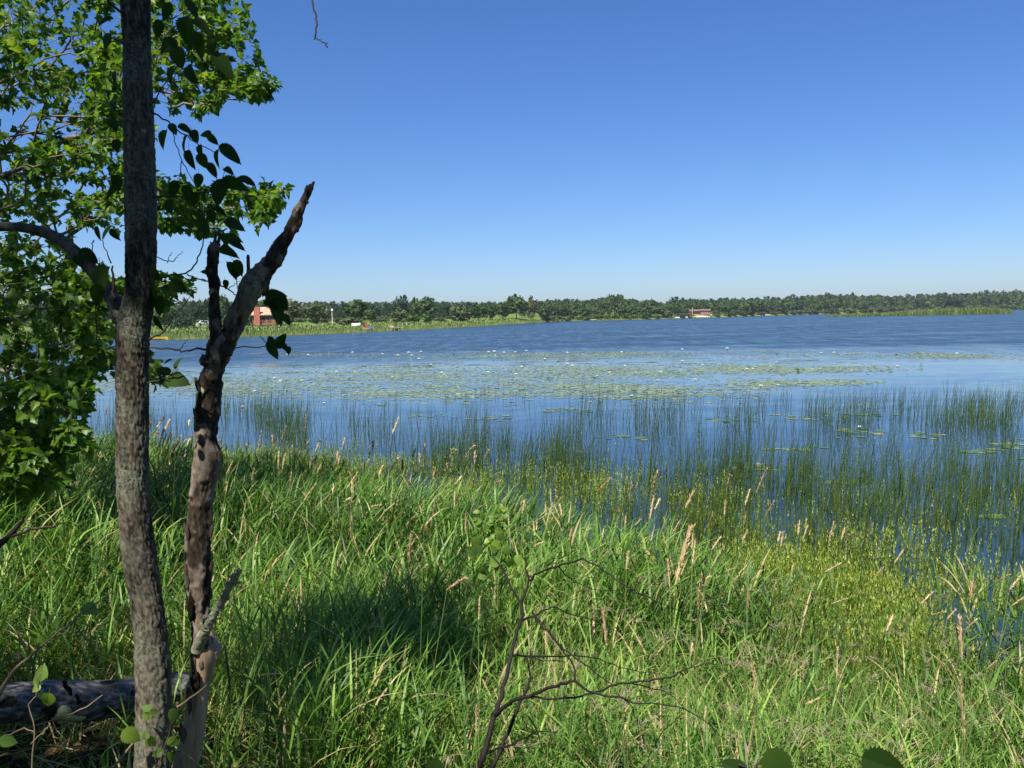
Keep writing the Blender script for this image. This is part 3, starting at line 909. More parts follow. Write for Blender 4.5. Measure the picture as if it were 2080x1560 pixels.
n1 = m.noise(26, 6, .6, m.n("Mapping", {"Vector": co, "Scale": (1, 1, .10)}).outputs[0], dist=.6)
c = m.ramp(n1, [(.25, (.12, .075, .045)), (.45, (.28, .205, .14)), (.6, (.40, .32, .245)), (.8, (.52, .44, .36))])
c = m.mix(m.range(m.noise(11, 4), .55, .68), c, (.36, .20, .105))
c = m.mix(m.range(m.noise(95, 2), .70, .74), c, (.05, .035, .025))
B_BARE = m.done(m.bsdf(c, .75, .2, m.bump(m.noise(70, 4, .6, m.n("Mapping", {"Vector": co, "Scale": (1, 1, .08)}).outputs[0]), .5, .003)))
B_TWIG = plain("dark_twig", (.050, .036, .028), .8, .2, .35, 40)
B_MTWIG = plain("tan_twig", (.17, .13, .095), .75, .25, .3, 20)
B_HOLE = plain("rotten_hollow", (.012, .009, .007), .95, .05)

# ------------------------------------------------------------------ the lichen covered tree
DT = 2.60
rows = [(-900, 268, 318), (-500, 256, 310), (0, 247, 304), (100, 252, 304), (200, 253, 308), (300, 254, 311), (400, 256, 315), (500, 257, 316), (585, 256, 313), (618, 250, 311), (652, 238, 304), (719, 237, 300), (786, 237, 300), (854, 238, 300), (955, 239, 300), (1000, 240, 300), (1072, 246, 308), (1144, 253, 318), (1215, 267, 327), (1287, 275, 338), (1359, 278, 345), (1431, 278, 346), (1503, 277, 345), (1560, 275, 344), (1640, 270, 350), (1760, 258, 372)]
base = P(310., 1700., DT); base[2] = ground_z(base[0], base[1])
tree = thing("lichen_tree", base, "upright slender tree with dark lichen covered bark beside the broken snag", "tree")
C, rr, q = traced(rows, DT)
part("trunk", skin(C, rr, q, 88, ridged), B_TREE, tree, True)
limb_px = np.array([(246, 650, 32), (235, 615, 31), (212, 578, 28), (188, 549, 27), (158, 517, 26), (128, 490, 24), (94, 473, 22), (50, 462, 20), (0, 460, 19), (-80, 470, 17), (-180, 440, 14), (-300, 380, 10)], float)
def limb(px3, d0, d1, sides=28, rough=None, amp=1.0, step=.007):
    dd = np.linspace(d0, d1, len(px3))
    C = P(px3[:, 0], px3[:, 1], dd); r = px3[:, 2] / 2 / F * dd
    L = np.concatenate([[0], np.cumsum(np.linalg.norm(np.diff(C, axis=0), axis=1))])
    n = max(8, int(L[-1] / step)); q = np.linspace(0, L[-1], n)
    C = np.stack([np.interp(q, L, C[:, i]) for i in range(3)], 1); r = np.interp(q, L, r)
    k = np.ones(5) / 5
    for _ in range(3):
        C = np.vstack([C[:1], np.stack([np.convolve(C[:, i], k, 'valid') for i in range(3)], 1)[0:1] * 0 + C[1:2], np.stack([np.convolve(C[:, i], k, 'valid') for i in range(3)], 1), C[-2:]])[:n + 1]
    m_ = min(len(C), len(r))
    f = rough or (lambda a, p: amp * (.002 * (fbm(p * np.array([90, 90, 30.]), 3) - .5) + .004 * (fbm(p * np.array([14, 14, 9.]), 2) - .5)))
    return skin(C[:m_], r[:m_], q[:m_], sides, f)
part("limb", limb(limb_px, DT + .02, DT + .25), B_TREE, tree, True)
def twigs(lines, d, wscale=1.0, sides=5, jitter=.0, seed=0):
    r_ = np.random.default_rng(seed); g = Geo()
    for ln in lines:
        a = np.array([x[:2] for x in ln], float); wd = np.array([x[2] for x in ln], float) * wscale
        t = np.linspace(0, 1, max(6, 3 * len(a))); s0 = np.linspace(0, 1, len(a))
        x = np.interp(t, s0, a[:, 0]); y = np.interp(t, s0, a[:, 1]); w_ = np.interp(t, s0, wd)
        x[1:-1] += r_.normal(0, 1.3, len(t) - 2); y[1:-1] += r_.normal(0, 1.3, len(t) - 2)
        dd = d + jitter * np.cumsum(r_.normal(0, 1, len(t))) * .3
        if len(ln[0]) > 3:
            dd = np.interp(t, s0, [q_[3] for q_ in ln])
        g.tube(P(x, y, dd), np.maximum(w_, .9) / 2 / F * dd, sides)
    return g
TW = [  # stub, thin dead shoots and leafy twigs of the tree
    [(231, 612, 8), (231, 575, 6), (229, 540, 3.5)], [(226, 535, 3), (215, 510, 2), (206, 488, 1.5)],
    [(196, 700, 2), (193, 620, 2), (190, 560, 2), (188, 500, 2), (190, 488, 3)],
    [(262, 660, 4), (232, 652, 3), (205, 625, 2), (195, 600, 1)],
    [(303, 690, 5), (330, 676, 4), (345, 655, 3), (362, 628, 2), (400, 590, 1.2)], [(303, 705, 4), (345, 708, 4), (370, 712, 4), (400, 708, 3.4), (423, 712, 2.6)], [(364, 711, 2), (374, 700, 1.5), (382, 688, 1)], [(335, 672, 2.4), (341, 650, 1.5), (348, 635, 1)],
    [(312, 520, 2.5), (330, 528, 2), (352, 530, 2), (360, 520, 1.5), (372, 510, 1)], [(340, 535, 1.6), (345, 522, 1.4), (348, 513, 1)],
    [(306, 226, 4), (335, 240, 3.4), (350, 256, 3), (375, 275, 2.6), (400, 290, 2.2), (440, 312, 1.6)],
    [(348, 254, 2.4), (355, 280, 2), (362, 305, 2), (375, 335, 2), (385, 355, 1.6), (402, 385, 1.4), (412, 420, 1.4), (414, 455, 2.4), (412, 490, 2.6), (405, 520, 3), (395, 540, 3.2), (380, 556, 3.4), (350, 558, 3.2), (312, 570, 4)],
    [(380, 557, 3), (402, 565, 2.6), (420, 571, 2.4)], [(400, 388, 1.5), (430, 375, 1.3), (458, 362, 1)],
    [(311, 402, 5), (335, 398, 3.6), (365, 400, 3), (400, 395, 2.2), (430, 388, 1.6)], [(365, 400, 2.2), (395, 420, 1.8), (415, 436, 1.4), (450, 440, 1)],
    [(300, 778, 3.4), (322, 770, 2.8), (345, 775, 2.2), (352, 765, 1.6), (362, 745, 1.2)],
    [(306, 215, 3), (325, 185, 2.6), (350, 150, 2.2), (378, 110, 2), (390, 70, 1.6), (400, 40, 1.2)], [(352, 148, 2), (385, 135, 1.6), (420, 128, 1.3), (450, 118, 1)],
    [(252, 235, 3), (235, 225, 2.5), (222, 200, 2), (215, 170, 1.4)], [(252, 30, 7), (235, 18, 6), (212, -10, 5), (190, -40, 4)], [(250, 90, 3), (228, 78, 2.2), (214, 70, 1.6)],
    [(256, 430, 2.4), (240, 410, 2), (222, 396, 1.4)],
]
part("twig", twigs(TW, DT - .03, 1.0, 5, .012, 3), B_TWIG, tree, True)
# each big leaf: centre, length in pixels, where the tip points (0 right, 90 down the picture), how much it is turned to the viewer
LV = [(330, 280, 46, 95), (352, 262, 30, 60), (378, 262, 38, 20), (395, 276, 34, 70), (372, 292, 44, 120), (417, 272, 30, 170), (433, 284, 32, 30), (470, 312, 62, 28), (440, 322, 44, 105), (406, 306, 32, 80), (386, 326, 48, 85), (412, 327, 38, 60), (366, 342, 40, 110), (403, 367, 34, 95), (432, 346, 40, 40), (464, 346, 30, 20), (478, 374, 66, 10), (444, 388, 70, 100), (502, 366, 48, 15), (415, 394, 32, 120), (381, 392, 44, 80), (478, 456, 52, 20), (414, 462, 44, 60), (458, 486, 32, 80), (482, 496, 46, 15), (460, 508, 40, 35), (395, 405, 40, 130), (352, 384, 42, 100), (343, 420, 38, 70), (430, 440, 36, 60), (448, 428, 34, 20),
      (378, 62, 70, 75), (404, 92, 66, 60), (342, 92, 48, 110), (455, 132, 76, 38), (362, 116, 54, 85), (412, 54, 60, 35), (338, 24, 46, 120), (392, 18, 50, 60), (424, 20, 46, 10), (346, 150, 50, 95), (386, 150, 52, 70), (322, 60, 44, 100), (430, 95, 48, 85),
      (212, 42, 42, 160), (216, 84, 40, 120), (232, 158, 36, 100), (226, 222, 44, 110), (230, 252, 40, 60), (236, 296, 34, 90), (222, 395, 54, 140), (238, 372, 40, 80),
      (361, 736, 34, 270), (330, 752, 42, 200), (360, 772, 62, 18), (318, 752, 36, 120), (334, 776, 34, 60), (304, 760, 36, 95), (340, 733, 26, 330),
      (215, 470, 44, 120), (198, 475, 36, 95), (233, 478, 34, 80), (160, 530, 34, 60), (182, 520, 50, 40), (205, 560, 60, 80), (198, 600, 56, 100),
      (322, 622, 50, 100), (310, 600, 44, 80), (345, 590, 54, 25), (318, 560, 40, 60), (362, 582, 44, 30), (322, 660, 44, 90), (302, 640, 40, 70)]
LV2 = [(545, 608, 36, 140), (566, 636, 62, 75), (553, 622, 40, 20), (538, 590, 32, 100), (572, 612, 46, 60), (560, 596, 44, 355), (584, 650, 30, 55),
       (549, 690, 26, 235), (570, 692, 38, 310), (556, 712, 46, 60), (577, 704, 30, 35), (586, 712, 20, 70), (486, 545, 40, 60), (474, 545, 42, 220), (478, 556, 30, 90), (432, 530, 24, 200), (420, 552, 26, 200), (459, 578, 22, 80), (465, 512, 44, 20), (475, 484, 40, 5)]
FWD, RIGHT, UPW = RM @ np.array([0, 0, -1.]), RM @ np.array([1., 0, 0]), RM @ np.array([0, 1., 0])
def big_leaves(LV, d, parent, me, spread=.10, seed=1, name="leaf", face=.55, shrink=1.0):
    r_ = np.random.default_rng(seed)
    for (x, y, L, a) in LV:
        dd = d + r_.uniform(-spread, spread)
        a = math.radians(a + r_.uniform(-12, 12))
        dep = r_.uniform(-.55, .55)
        Yv = RIGHT * math.cos(a) - UPW * math.sin(a) + FWD * dep
        Yv /= np.linalg.norm(Yv)
        tgt = -FWD * face + np.array([0, 0, 1.0]) * r_.uniform(.1, .9) + RIGHT * r_.uniform(-.6, .6)
        Xv = np.cross(Yv, tgt); Xv /= np.linalg.norm(Xv); Zv = np.cross(Xv, Yv)
        size = L * shrink / F * dd / math.sqrt(1 - .6 * (dep / (1 + abs(dep))) ** 2) * 1.04
        pos = P(x, y, dd) - Yv * size * .5
        placed(name, me[int(r_.integers(len(me)))], parent, frame(pos - ORIGIN[parent], Xv, Yv, Zv, size))
big_leaves(LV, DT - .05, tree, [ME_BROAD, ME_BROAD2], .15, 1, shrink=.84)

# ------------------------------------------------------------------ the broken snag
DS = 2.75
base = P(372., 1660., DS); base[2] = ground_z(base[0], base[1])
snag = thing("broken_snag", base, "dead forked tree snag with splintered tops and flaking bark, bare wood below", "dead tree")
def plates(a, p):
    n = fbm(p * np.array([26, 26, 15.]), 3)
    st = np.clip((n - .47) * 14, 0, 1)
    return .0062 * st - .003 + .0105 * (fbm(p * np.array([130, 130, 70.]), 3) - .5) + .004 * np.abs(fbm(p * np.array([80, 80, 30.]), 2) - .5) + .008 * (fbm(p * np.array([8, 8, 6.]), 2) - .5)
def smoothwood(a, p):
    crack = np.clip((fbm(p * np.array([60, 60, 5.]), 3) - .62) * 18, 0, 1)
    return .012 * (fbm(p * np.array([12, 12, 7.]), 3) - .5) + .003 * (fbm(p * np.array([90, 90, 9.]), 3) - .5) - .004 * crack
low = [(1272, 402, 420), (1286, 396, 434), (1300, 392, 441), (1312, 391, 444), (1326, 390, 445), (1341, 388, 440), (1377, 385, 431), (1413, 381, 424), (1467, 374, 418), (1521, 361, 411), (1560, 350, 404), (1620, 338, 398), (1740, 322, 396)]
C, rr, q = traced(low, DS)
part("bare_trunk", skin(C, rr, q, 64, smoothwood), B_BARE, snag, True)
mid = [(668, 449, 461), (684, 437, 468), (700, 424, 477), (711, 423, 472), (731, 416, 464), (752, 413, 455), (772, 401, 452), (793, 398, 449), (813, 399, 447), (834, 395, 446), (854, 398, 444), (875, 398, 440), (895, 398, 440), (916, 398, 448), (936, 396, 450), (957, 394, 444), (988, 390, 432), (1030, 384, 429), (1054, 380, 429), (1108, 379, 427), (1162, 378, 430), (1215, 382, 429), (1251, 387, 424), (1280, 391, 430), (1315, 392, 440)]
C, rr, q = traced(mid, DS)
part("trunk", skin(C, rr, q, 72, plates), B_SNAG, snag, True)
lean = [(369, 634.5, 636), (372, 631, 639), (378, 626, 638), (386, 620, 637), (409, 608, 624), (433, 592, 618), (450, 584, 613), (469, 575, 605), (492, 562, 590), (516, 547, 579), (540, 529, 566), (556, 514, 553), (575, 490, 541), (611, 480, 520), (635, 468, 503), (658, 458, 494), (690, 446, 480), (725, 424, 462), (760, 416, 452)]
C, rr, q = traced(lean, DS)
g = skin(C, rr, q, 56, plates)
part("leaning_limb", g, B_SNAG, snag, True)
pr = [(487, 437, 439), (491, 430, 445), (496, 426, 448), (505, 425, 448), (528, 418, 445), (552, 419, 443), (575, 421, 447), (611, 425, 448), (658, 426, 448), (706, 425, 451), (745, 418, 450)]
C, rr, q = traced(pr, DS - .02)
part("upright_limb", skin(C, rr, q, 44, plates), B_SNAG, snag, True)
st = [(511, 503.5, 504.5), (514, 501, 507), (530, 500, 508), (549, 500, 508), (566, 501, 512)]
C, rr, q = traced(st, DS - .01)
part("stub", skin(C, rr, q, 24, plates), B_SNAG, snag, True)
for ln, nm in (([(437, 500, 9), (437, 482, 6), (437, 466, 2)], "splinter"), ([(444, 500, 9), (445, 482, 7), (445.5, 466, 3)], "splinter"), ([(428, 505, 8), (428, 496, 5), (427, 490, 1)], "splinter"), ([(633, 380, 9), (636, 371, 6), (638, 369, 3)], "splinter"), ([(622, 388, 8), (622, 380, 5), (623, 376, 2)], "splinter"),
               ([(431, 505, 8), (431, 498, 4), (432, 494, 1)], "splinter"), ([(624, 402, 5), (626, 411, 4), (625, 414, 1)], "splinter")):
    part(nm, twigs([ln], DS - .02, 1.0, 6, 0, 5), B_SNAG, snag)
def lump(c, r, seed, sq=(1, 1, 1), n=14, amp=.35):
    th, ph = np.meshgrid(np.linspace(0, np.pi, n), np.arange(2 * n) / (2 * n) * 2 * np.pi, indexing='ij')
    d = np.stack([np.sin(th) * np.cos(ph), np.sin(th) * np.sin(ph), np.cos(th)], -1)
    k = 1 + amp * 2 * (fbm(d * 2.2 + seed * 7, 3) - .5)
    V = np.asarray(c) + d * k[..., None] * r * np.array(sq)
    return Geo().add(V.reshape(-1, 3), grid_faces(n, 2 * n))
# lichen crusted side branch
sb = np.array([(398, 1322, 22), (406, 1302, 24), (421, 1275, 19), (434, 1248, 15), (452, 1220, 14), (466, 1193, 12), (477, 1176, 13), (485, 1162, 10), (490, 1157, 4)], float)
crust = lambda a, p: .010 * (fbm(p * np.array([150, 150, 110.]), 3) - .45) + .010 * (fbm(p * np.array([45, 45, 28.]), 2) - .5)
part("side_branch", limb(sb, DS - .035, DS - .12, 32, crust, step=.004), B_LICH, snag, True)
gl = Geo(); r_ = np.random.default_rng(4)
for k_ in range(26):
    t_ = r_.uniform(.12, .97); j_ = t_ * (len(sb) - 1); a_ = int(j_); f_ = j_ - a_
    x_, y_, w_ = sb[a_] * (1 - f_) + sb[min(a_ + 1, len(sb) - 1)] * f_
    dd_ = DS - .035 - .085 * t_ - w_ / F * DS * .25
    v_, f2_, _ = lump(P(x_ + r_.uniform(-.45, .45) * w_, y_ + r_.uniform(-.3, .3) * w_, dd_), r_.uniform(.004, .009), k_, (1.2, 1, 1), 7, 1.0).data()
    gl.add(v_, f2_, r_.uniform(.2, .9))
G_TUFT = foliage("lichen_tuft", [(0, (.09, .105, .07)), (1, (.25, .28, .20))], .05, .95, .05)
tag(part("lichen_tufts", gl, G_TUFT, snag), kind="stuff")
part("broken_tip", twigs([[(462, 1170, 4), (472, 1173, 5), (484, 1176, 4)], [(478, 1186, 4), (488, 1182, 4), (490, 1186, 3)]], DS - .1, 1, 6, 0, 2), B_BARE, snag)
part("knot", lump(P(436., 1322., DS), .020, 3, (1, 1, 1.5), 18, .6), B_BARE, snag, True)
part("knot", lump(P(418., 731., DS - .005), .017, 5, (1, 1, 1.1), 16, .7), B_SNAG, snag, True)
part("knot", lump(P(466., 716., DS - .01), .012, 6, (1, 1, 1.2)), B_SNAG, snag, True)
part("hollow", lump(P(397., 1384., DS - .044), .019, 9, (.62, .6, 1.6), 18, .9), B_HOLE, snag, True)
part("hollow", lump(P(390., 1236., DS - .034), .020, 10, (.5, .5, 2.3), 18, .9), B_HOLE, snag, True)
for (x, y, w_, h_, tilt) in [(402, 780, 9, 34, -.6), (398, 842, 9, 30, -.5), (608, 455, 9, 18, .7), (428, 930, 22, 30, .3), (381, 1080, 9, 46, -.6), (380, 1170, 10, 60, -.5), (428, 1150, 9, 30, .6), (428, 1080, 9, 34, .6), (418, 955, 22, 24, .2), (384, 1228, 8, 24, -.5), (541, 575, 12, 40, .5), (603, 466, 8, 16, .7), (445, 925, 9, 26, .6), (393, 1345, 12, 34, -.4), (386, 1425, 14, 60, -.3), (372, 1490, 16, 44, -.4), (417, 1310, 14, 22, .3), (408, 1350, 10, 20, .2)]:
    r_ = np.random.default_rng(int(x * 7 + y)); dd = DS - .040
    k_ = 13
    an = np.arange(k_) / k_ * 2 * np.pi
    ra_ = r_.uniform(.62, 1.1, k_)
    ex, ey = np.cos(an) * ra_ * .5, np.sin(an) * ra_ * .5
    def fl(ex, ey, th):
        curl = .010 * (ey + .5) ** 2 * abs(tilt) * 1.6
        return P(x, y, dd) + np.outer(ex * w_ / F * dd, RIGHT) + np.outer(ey * h_ / F * dd, UPW) + np.outer(th - curl * .8 + .02 * (ex * w_ / 60) ** 2, FWD) + np.outer(curl * np.sign(tilt), RIGHT)
    V = np.vstack([fl(ex, ey, 0), fl(ex * .5, ey * .5, -.002), fl(np.zeros(1), np.zeros(1), -.003)])
    f_ = np.vstack([grid_faces(2, k_), np.stack([np.arange(k_) + k_, (np.arange(k_) + 1) % k_ + k_, np.full(k_, 2 * k_)], 1)])
    g = Geo().add(V, f_, r_.uniform(.3, .7)).add(V + FWD * .004, f_[:, [0, 2, 1]], .1)
    part("bark_flake", g, B_SNAG, snag)
part("twig", twigs([[(426, 572, 3), (400, 566, 2), (380, 557, 1.6)], [(447, 580, 3), (465, 587, 3), (482, 600, 2)], [(465, 586, 2), (476, 577, 1.6), (487, 571, 1)], [(425, 711, 4), (400, 709, 3), (385, 711, 2)]], DS - .01, 1, 5, 0, 4), B_TWIG, snag, True)
# the tree's own twig that passes behind the snag and carries leaves beyond it
part("twig", twigs([[(420, 712, 2.6), (450, 708, 2.6), (480, 705, 2.4), (520, 706, 2.2), (556, 706, 2)], [(545, 704, 2), (536, 690, 1.6), (526, 683, 1)], [(478, 704, 2.2), (476, 696, 1.6), (468, 692, 1.2)], [(470, 706, 2.6), (500, 640, 2.4), (520, 596, 2.2), (540, 600, 2), (556, 618, 2), (582, 648, 1.4)], [(500, 640, 2), (482, 590, 1.8), (480, 560, 1.6)]], DS + .07, 1, 5, 0, 6), B_TWIG, tree, True)
big_leaves(LV2, DS + .05, tree, [ME_BROAD, ME_BROAD2], .05, 4, shrink=.9)

# ------------------------------------------------------------------ maple
MASK = [(120, 80, 190, 110, 10), (380, 55, 130, 80, 8), (470, 120, 75, 70, 4), (520, 175, 50, 22, 2), (100, 250, 170, 130, 11), (235, 230, 80, 60, 3), (270, 150, 90, 70, 4), (400, 190, 90, 34, 4), (450, 425, 110, 48, 7), (545, 395, 36, 24, 1.4), (340, 415, 70, 50, 4), (110, 400, 150, 95, 9), (250, 360, 60, 70, 3), (50, 545, 110, 50, 5), (180, 585, 90, 40, 5), (330, 585, 60, 36, 4), (90, 640, 130, 50, 7), (120, 735, 125, 60, 9), (195, 690, 45, 40, 2), (70, 820, 120, 60, 9), (60, 900, 120, 50, 10), (30, 965, 100, 46, 7), (300, 745, 60, 30, 1.2),
        (-140, 150, 130, 200, 8), (-140, 450, 130, 180, 8), (-120, 750, 120, 180, 8), (200, -80, 260, 70, 8), (-60, 1000, 120, 60, 3)]
MK = np.array(MASK, float)
NA = 1750
k = rng.choice(len(MK), NA, p=MK[:, 4] / MK[:, 4].sum())
rr_ = np.sqrt(rng.random(NA)); aa = rng.uniform(0, 6.283, NA)
apx = MK[k, 0] + MK[k, 2] * rr_ * np.cos(aa); apy = MK[k, 1] + MK[k, 3] * rr_ * np.sin(aa)
ad = np.where(apy > 780, rng.uniform(4.6, 6.0, NA), np.where(apx > 300, rng.uniform(6.2, 7.6, NA), rng.uniform(5.4, 8.2, NA)))
A_ = P(apx, apy, ad)
A_ = A_[A_[:, 2] > 1.0]
troot = P(-420., 760., 7.2); troot[2] = ground_z(troot[0], troot[1])
nodes = [troot + np.array([0, 0, z]) for z in np.arange(0, 7.5, .25)]
par = [-1] + list(range(len(nodes) - 1))
order = np.argsort(np.linalg.norm(A_[:, :2] - troot[:2], axis=1))
N_ = np.array(nodes); par = list(par); tips = []
Nbuf = np.zeros((60000, 3)); Nbuf[:len(N_)] = N_; nn = len(N_)
lenacc = np.zeros(60000)
for i in order:
    a = A_[i]
    d = a - Nbuf[:nn]
    dist = np.linalg.norm(d, axis=1)
    steep = np.maximum(0, -d[:, 2]) * .6 + np.where(np.arange(nn) < 30, .5, 0)
    j = int(np.argmin(dist + .22 * lenacc[:nn] + steep))
    p0, L = Nbuf[j], dist[j]
    steps = max(2, int(L / .16))
    prev = j
    sag = rng.normal(0, .05, 3) * L
    for s_ in range(1, steps + 1):
        t = s_ / steps
        q_ = p0 + (a - p0) * t + sag * math.sin(math.pi * t) + np.array([0, 0, .10 * L * math.sin(math.pi * t)]) + rng.normal(0, .012, 3)
        Nbuf[nn] = q_; par.append(prev); lenacc[nn] = lenacc[prev] + L / steps
        prev = nn; nn += 1
    tips.append(prev)
par = np.array(par)
cnt = np.zeros(nn)
for t_ in tips:
    cnt[t_] += 1
for i in range(nn - 1, 0, -1):
    cnt[par[i]] += cnt[i]
rad_ = .0022 * np.maximum(cnt, 1) ** .43
maple = thing("maple_tree", troot, "leafy maple tree with sunlit branch tips filling the corner beside the lichen covered tree", "tree")
kids = [[] for _ in range(nn)]
for i in range(1, nn):
    kids[par[i]].append(i)
gb, gt = Geo(), Geo()
starts = [0]
while starts:
    s_ = starts.pop()
    chain = [s_] if par[s_] < 0 else [par[s_], s_]
    cur = s_
    while kids[cur]:
        ks = sorted(kids[cur], key=lambda z: -cnt[z])
        starts += ks[1:]
        cur = ks[0]; chain.append(cur)
    pts = Nbuf[chain]; r_ = rad_[chain].copy()
    if par[s_] >= 0:
        r_[0] = r_[1]
    if s_ == 0:
        part("trunk", Geo().tube(pts, np.maximum(r_, .012) * 1.1, 12), B_TREE, maple, True)
    elif len(chain) > 1:
        big = r_[1] > .011
        (gb if big else gt).tube(pts, r_, 6 if big else 4, .5, False)
part("limb", gb, B_MTWIG, maple, True)
part("twig", gt, B_MTWIG, maple, True)
# leaves sit along the outer shoots
lp, ldir = [], []
for t_ in tips:
    j = t_
    for s_ in range(5):
        dv = Nbuf[j] - Nbuf[par[j]]
        dv /= np.linalg.norm(dv) + 1e-9
        m_ = 5 if s_ == 0 else 3
        for _ in range(m_):
            a = rng.normal(0, 1, 3)
            lp.append(Nbuf[j] + rng.normal(0, .012, 3)); ldir.append(dv * .55 + a * .8 + np.array([0, 0, -.25]))
        j = par[j]
        if cnt[j] > 6 or par[j] < 0:
            break
lp, ldir = np.array(lp), np.array(ldir)
n = len(lp)
X_, Y_, Z_ = orient(ldir, rng.normal(0, .45, n), rng.normal(0, .45, (n, 3)))
sz = rng.uniform(.042, .074, n)
lp = lp + Y_ * (sz * .28)[:, None]
tint = np.clip(rng.normal(.5, .2, n), 0, 1)
pxs = to_px(lp)
dep_ = (lp - CAM) @ FWD
vis = (pxs[:, 0] > 0) & (pxs[:, 0] < 600) & (pxs[:, 1] > 0) & (pxs[:, 1] < 1000)
big_ix = np.argsort(-(sz / dep_) * vis)[:300]
rest = np.setdiff1d(np.arange(n), big_ix)
h1 = rest[::3]; h2 = np.setdiff1d(rest, h1)
g = Geo().add(*leaf_cloud(D_MAPLE, lp[h2], X_[h2], Y_[h2], Z_[h2], sz[h2], tint[h2])).add(*leaf_cloud(D_MAPLE2, lp[h1], X_[h1], Y_[h1], Z_[h1], sz[h1], tint[h1]))
tag(part("crown", g, G_MAPLE, maple), kind="stuff")
for i in big_ix:
    placed("leaf", ME_MAPLE if i % 3 else ME_MAPLE2, maple, frame(lp[i] - ORIGIN[maple], X_[i], Y_[i], Z_[i], sz[i]))

# ------------------------------------------------------------------ the wood at the photographer's back, whose crowns shade the bank
D_SIMPLE = (np.array([(0, 0, 0), (.36, .42, .05), (0, 1.0, -.1), (-.36, .42, .05)]), np.array([[0, 1, 2], [0, 2, 3]]), None)
def back_tree(cx, cy, cz, rx, rz, n, trunk_xy, label, seed, leaf=.13):
    r_ = np.random.default_rng(seed)
    tz = ground_z(np.array(float(trunk_xy[0])), np.array(float(trunk_xy[1])))
    o = thing("shade_tree", np.array([*trunk_xy, float(tz)]), label, "tree", "trees of the wood behind the bank")
    top = np.array([cx, cy, cz + rz * .7])
    b0 = np.array([*trunk_xy, float(tz)])
    part("trunk", Geo().tube([b0 - [0, 0, .3], b0 * .6 + top * .4 + [0, 0, .2], top], [.14, .10, .03], 10), B_TREE, o, True)
    kk = 9
    lc = r_.normal(0, 1, (kk, 3)); lc /= np.linalg.norm(lc, axis=1)[:, None]
    lc = np.array([cx, cy, cz]) + lc * np.array([rx, rx, rz]) * .62
    gl = Geo()
    for c_ in lc:
        gl.tube([b0 * .45 + top * .55, (b0 * .3 + top * .2 + c_ * .5), c_], [.035, .02, .006], 5)
    part("limb", gl, B_TREE, o, True)
    i = r_.integers(0, kk, n)
    d = r_.normal(0, 1, (n, 3)); d /= np.linalg.norm(d, axis=1)[:, None]
    p = lc[i] + d * (np.array([rx, rx, rz]) * .52 * (r_.random(n) ** .5)[:, None])
    dr = r_.normal(0, 1, (n, 3)) + [0, 0, -.3]
    X_, Y_, Z_ = orient(dr, r_.normal(0, .4, n), r_.normal(0, .4, (n, 3)))
    tag(part("crown", Geo().add(*leaf_cloud(D_SIMPLE, p, X_, Y_, Z_, np.full(n, leaf), np.full(n, .5))), G_MAPLE, o), kind="stuff")
def along(px, py, d, s_):
    return P(float(px), float(py), d) + S * s_
c1 = along(330, 300, 2.65, 7.5)
back_tree(c1[0], c1[1], c1[2], .54, .72, 620, (-5.6, -3.4), "tree at the photographer's back whose crown shades the upper stems", 1, .10)
c6 = along(283, 240, 2.62, 5.2)  # narrow crown added out of view, shaped to shade the upper trunk
back_tree(c6[0], c6[1], c6[2], .24, .62, 620, (-4.4, -2.0), "unseen leaning tree added to shade the upper lichen covered trunk", 6, .09)
c7 = along(520, 520, 2.72, 5.6)  # small unseen crown added toward the sun to shade the snag fork
back_tree(c7[0], c7[1], c7[2], .26, .34, 330, (-3.6, -3.6), "unseen young tree added to shade the snag fork", 7, .09)
c5 = along(40, 470, 2.75, 6.0)  # another crown added out of view so its shade falls on the side limb
back_tree(c5[0], c5[1], c5[2], .34, .34, 220, (-5.2, -2.4), "slim tree of the wood edge that shades the trunk's side limb", 5, .10)
c2 = along(10, 400, 6.0, 7.0)
back_tree(c2[0], c2[1], c2[2], 1.15, 1.1, 900, (-8.5, -1.0), "broad tree at the wood edge that shades the maple's inner side", 2)
c4 = along(-40, 1350, 3.4, 6.0)
back_tree(c4[0], c4[1], c4[2], .85, .65, 650, (-6.0, -1.6), "thin tree of the wood edge nearest the fallen log", 4)
c3 = along(-40, 860, 5.4, 6.0)
back_tree(c3[0], c3[1], c3[2], 1.0, .8, 800, (-7.4, 1.0), "small tree of the wood edge behind the maple's lowest branches", 3)
for i, (x, y, z, r_) in enumerate([(-8, -3.6, 4.5, 2.5), (-4.6, -5.2, 4.6, 2.5), (-1.3, -5.0, 4.4, 2.5), (2.2, -4.8, 4.5, 2.5), (5.6, -4.0, 4.4, 2.5), (9, -2.2, 4.3, 2.5), (-11.5, -1, 4.8, 2.7), (0.5, -11, 6.5, 3.0), (-12.5, 4, 5.0, 2.8), (-7, -12, 7.0, 3.0), (7, -11, 6.5, 3.0)]):
    back_tree(x, y, z, r_, r_ * 1.3, 800, (x, y), "tree in the dim wood behind the photographer, " + nth(i + 1) + " along the path", 20 + i, .42)
# bare twig that hangs into the picture from above
tw = P(632., -400., 2.2)
hang = thing("hanging_twig", tw, "bare dark twig hanging down alone against the blue sky", "twig")
part("stem", twigs([[(560, -700, 9), (600, -400, 7), (618, -120, 4.6), (632, 0, 3.6), (640, 28, 3.4), (643, 45, 4.6), (642, 60, 3.2), (640, 76, 3.6)], [(640, 76, 3), (638, 80, 2)], [(640, 77, 3), (651, 84, 2.6), (660, 88, 2.4), (666, 97, 2.2)], [(660, 88, 2.6), (665, 87, 2)]], 2.2, 1, 6, 0, 8), B_TWIG, hang, True)

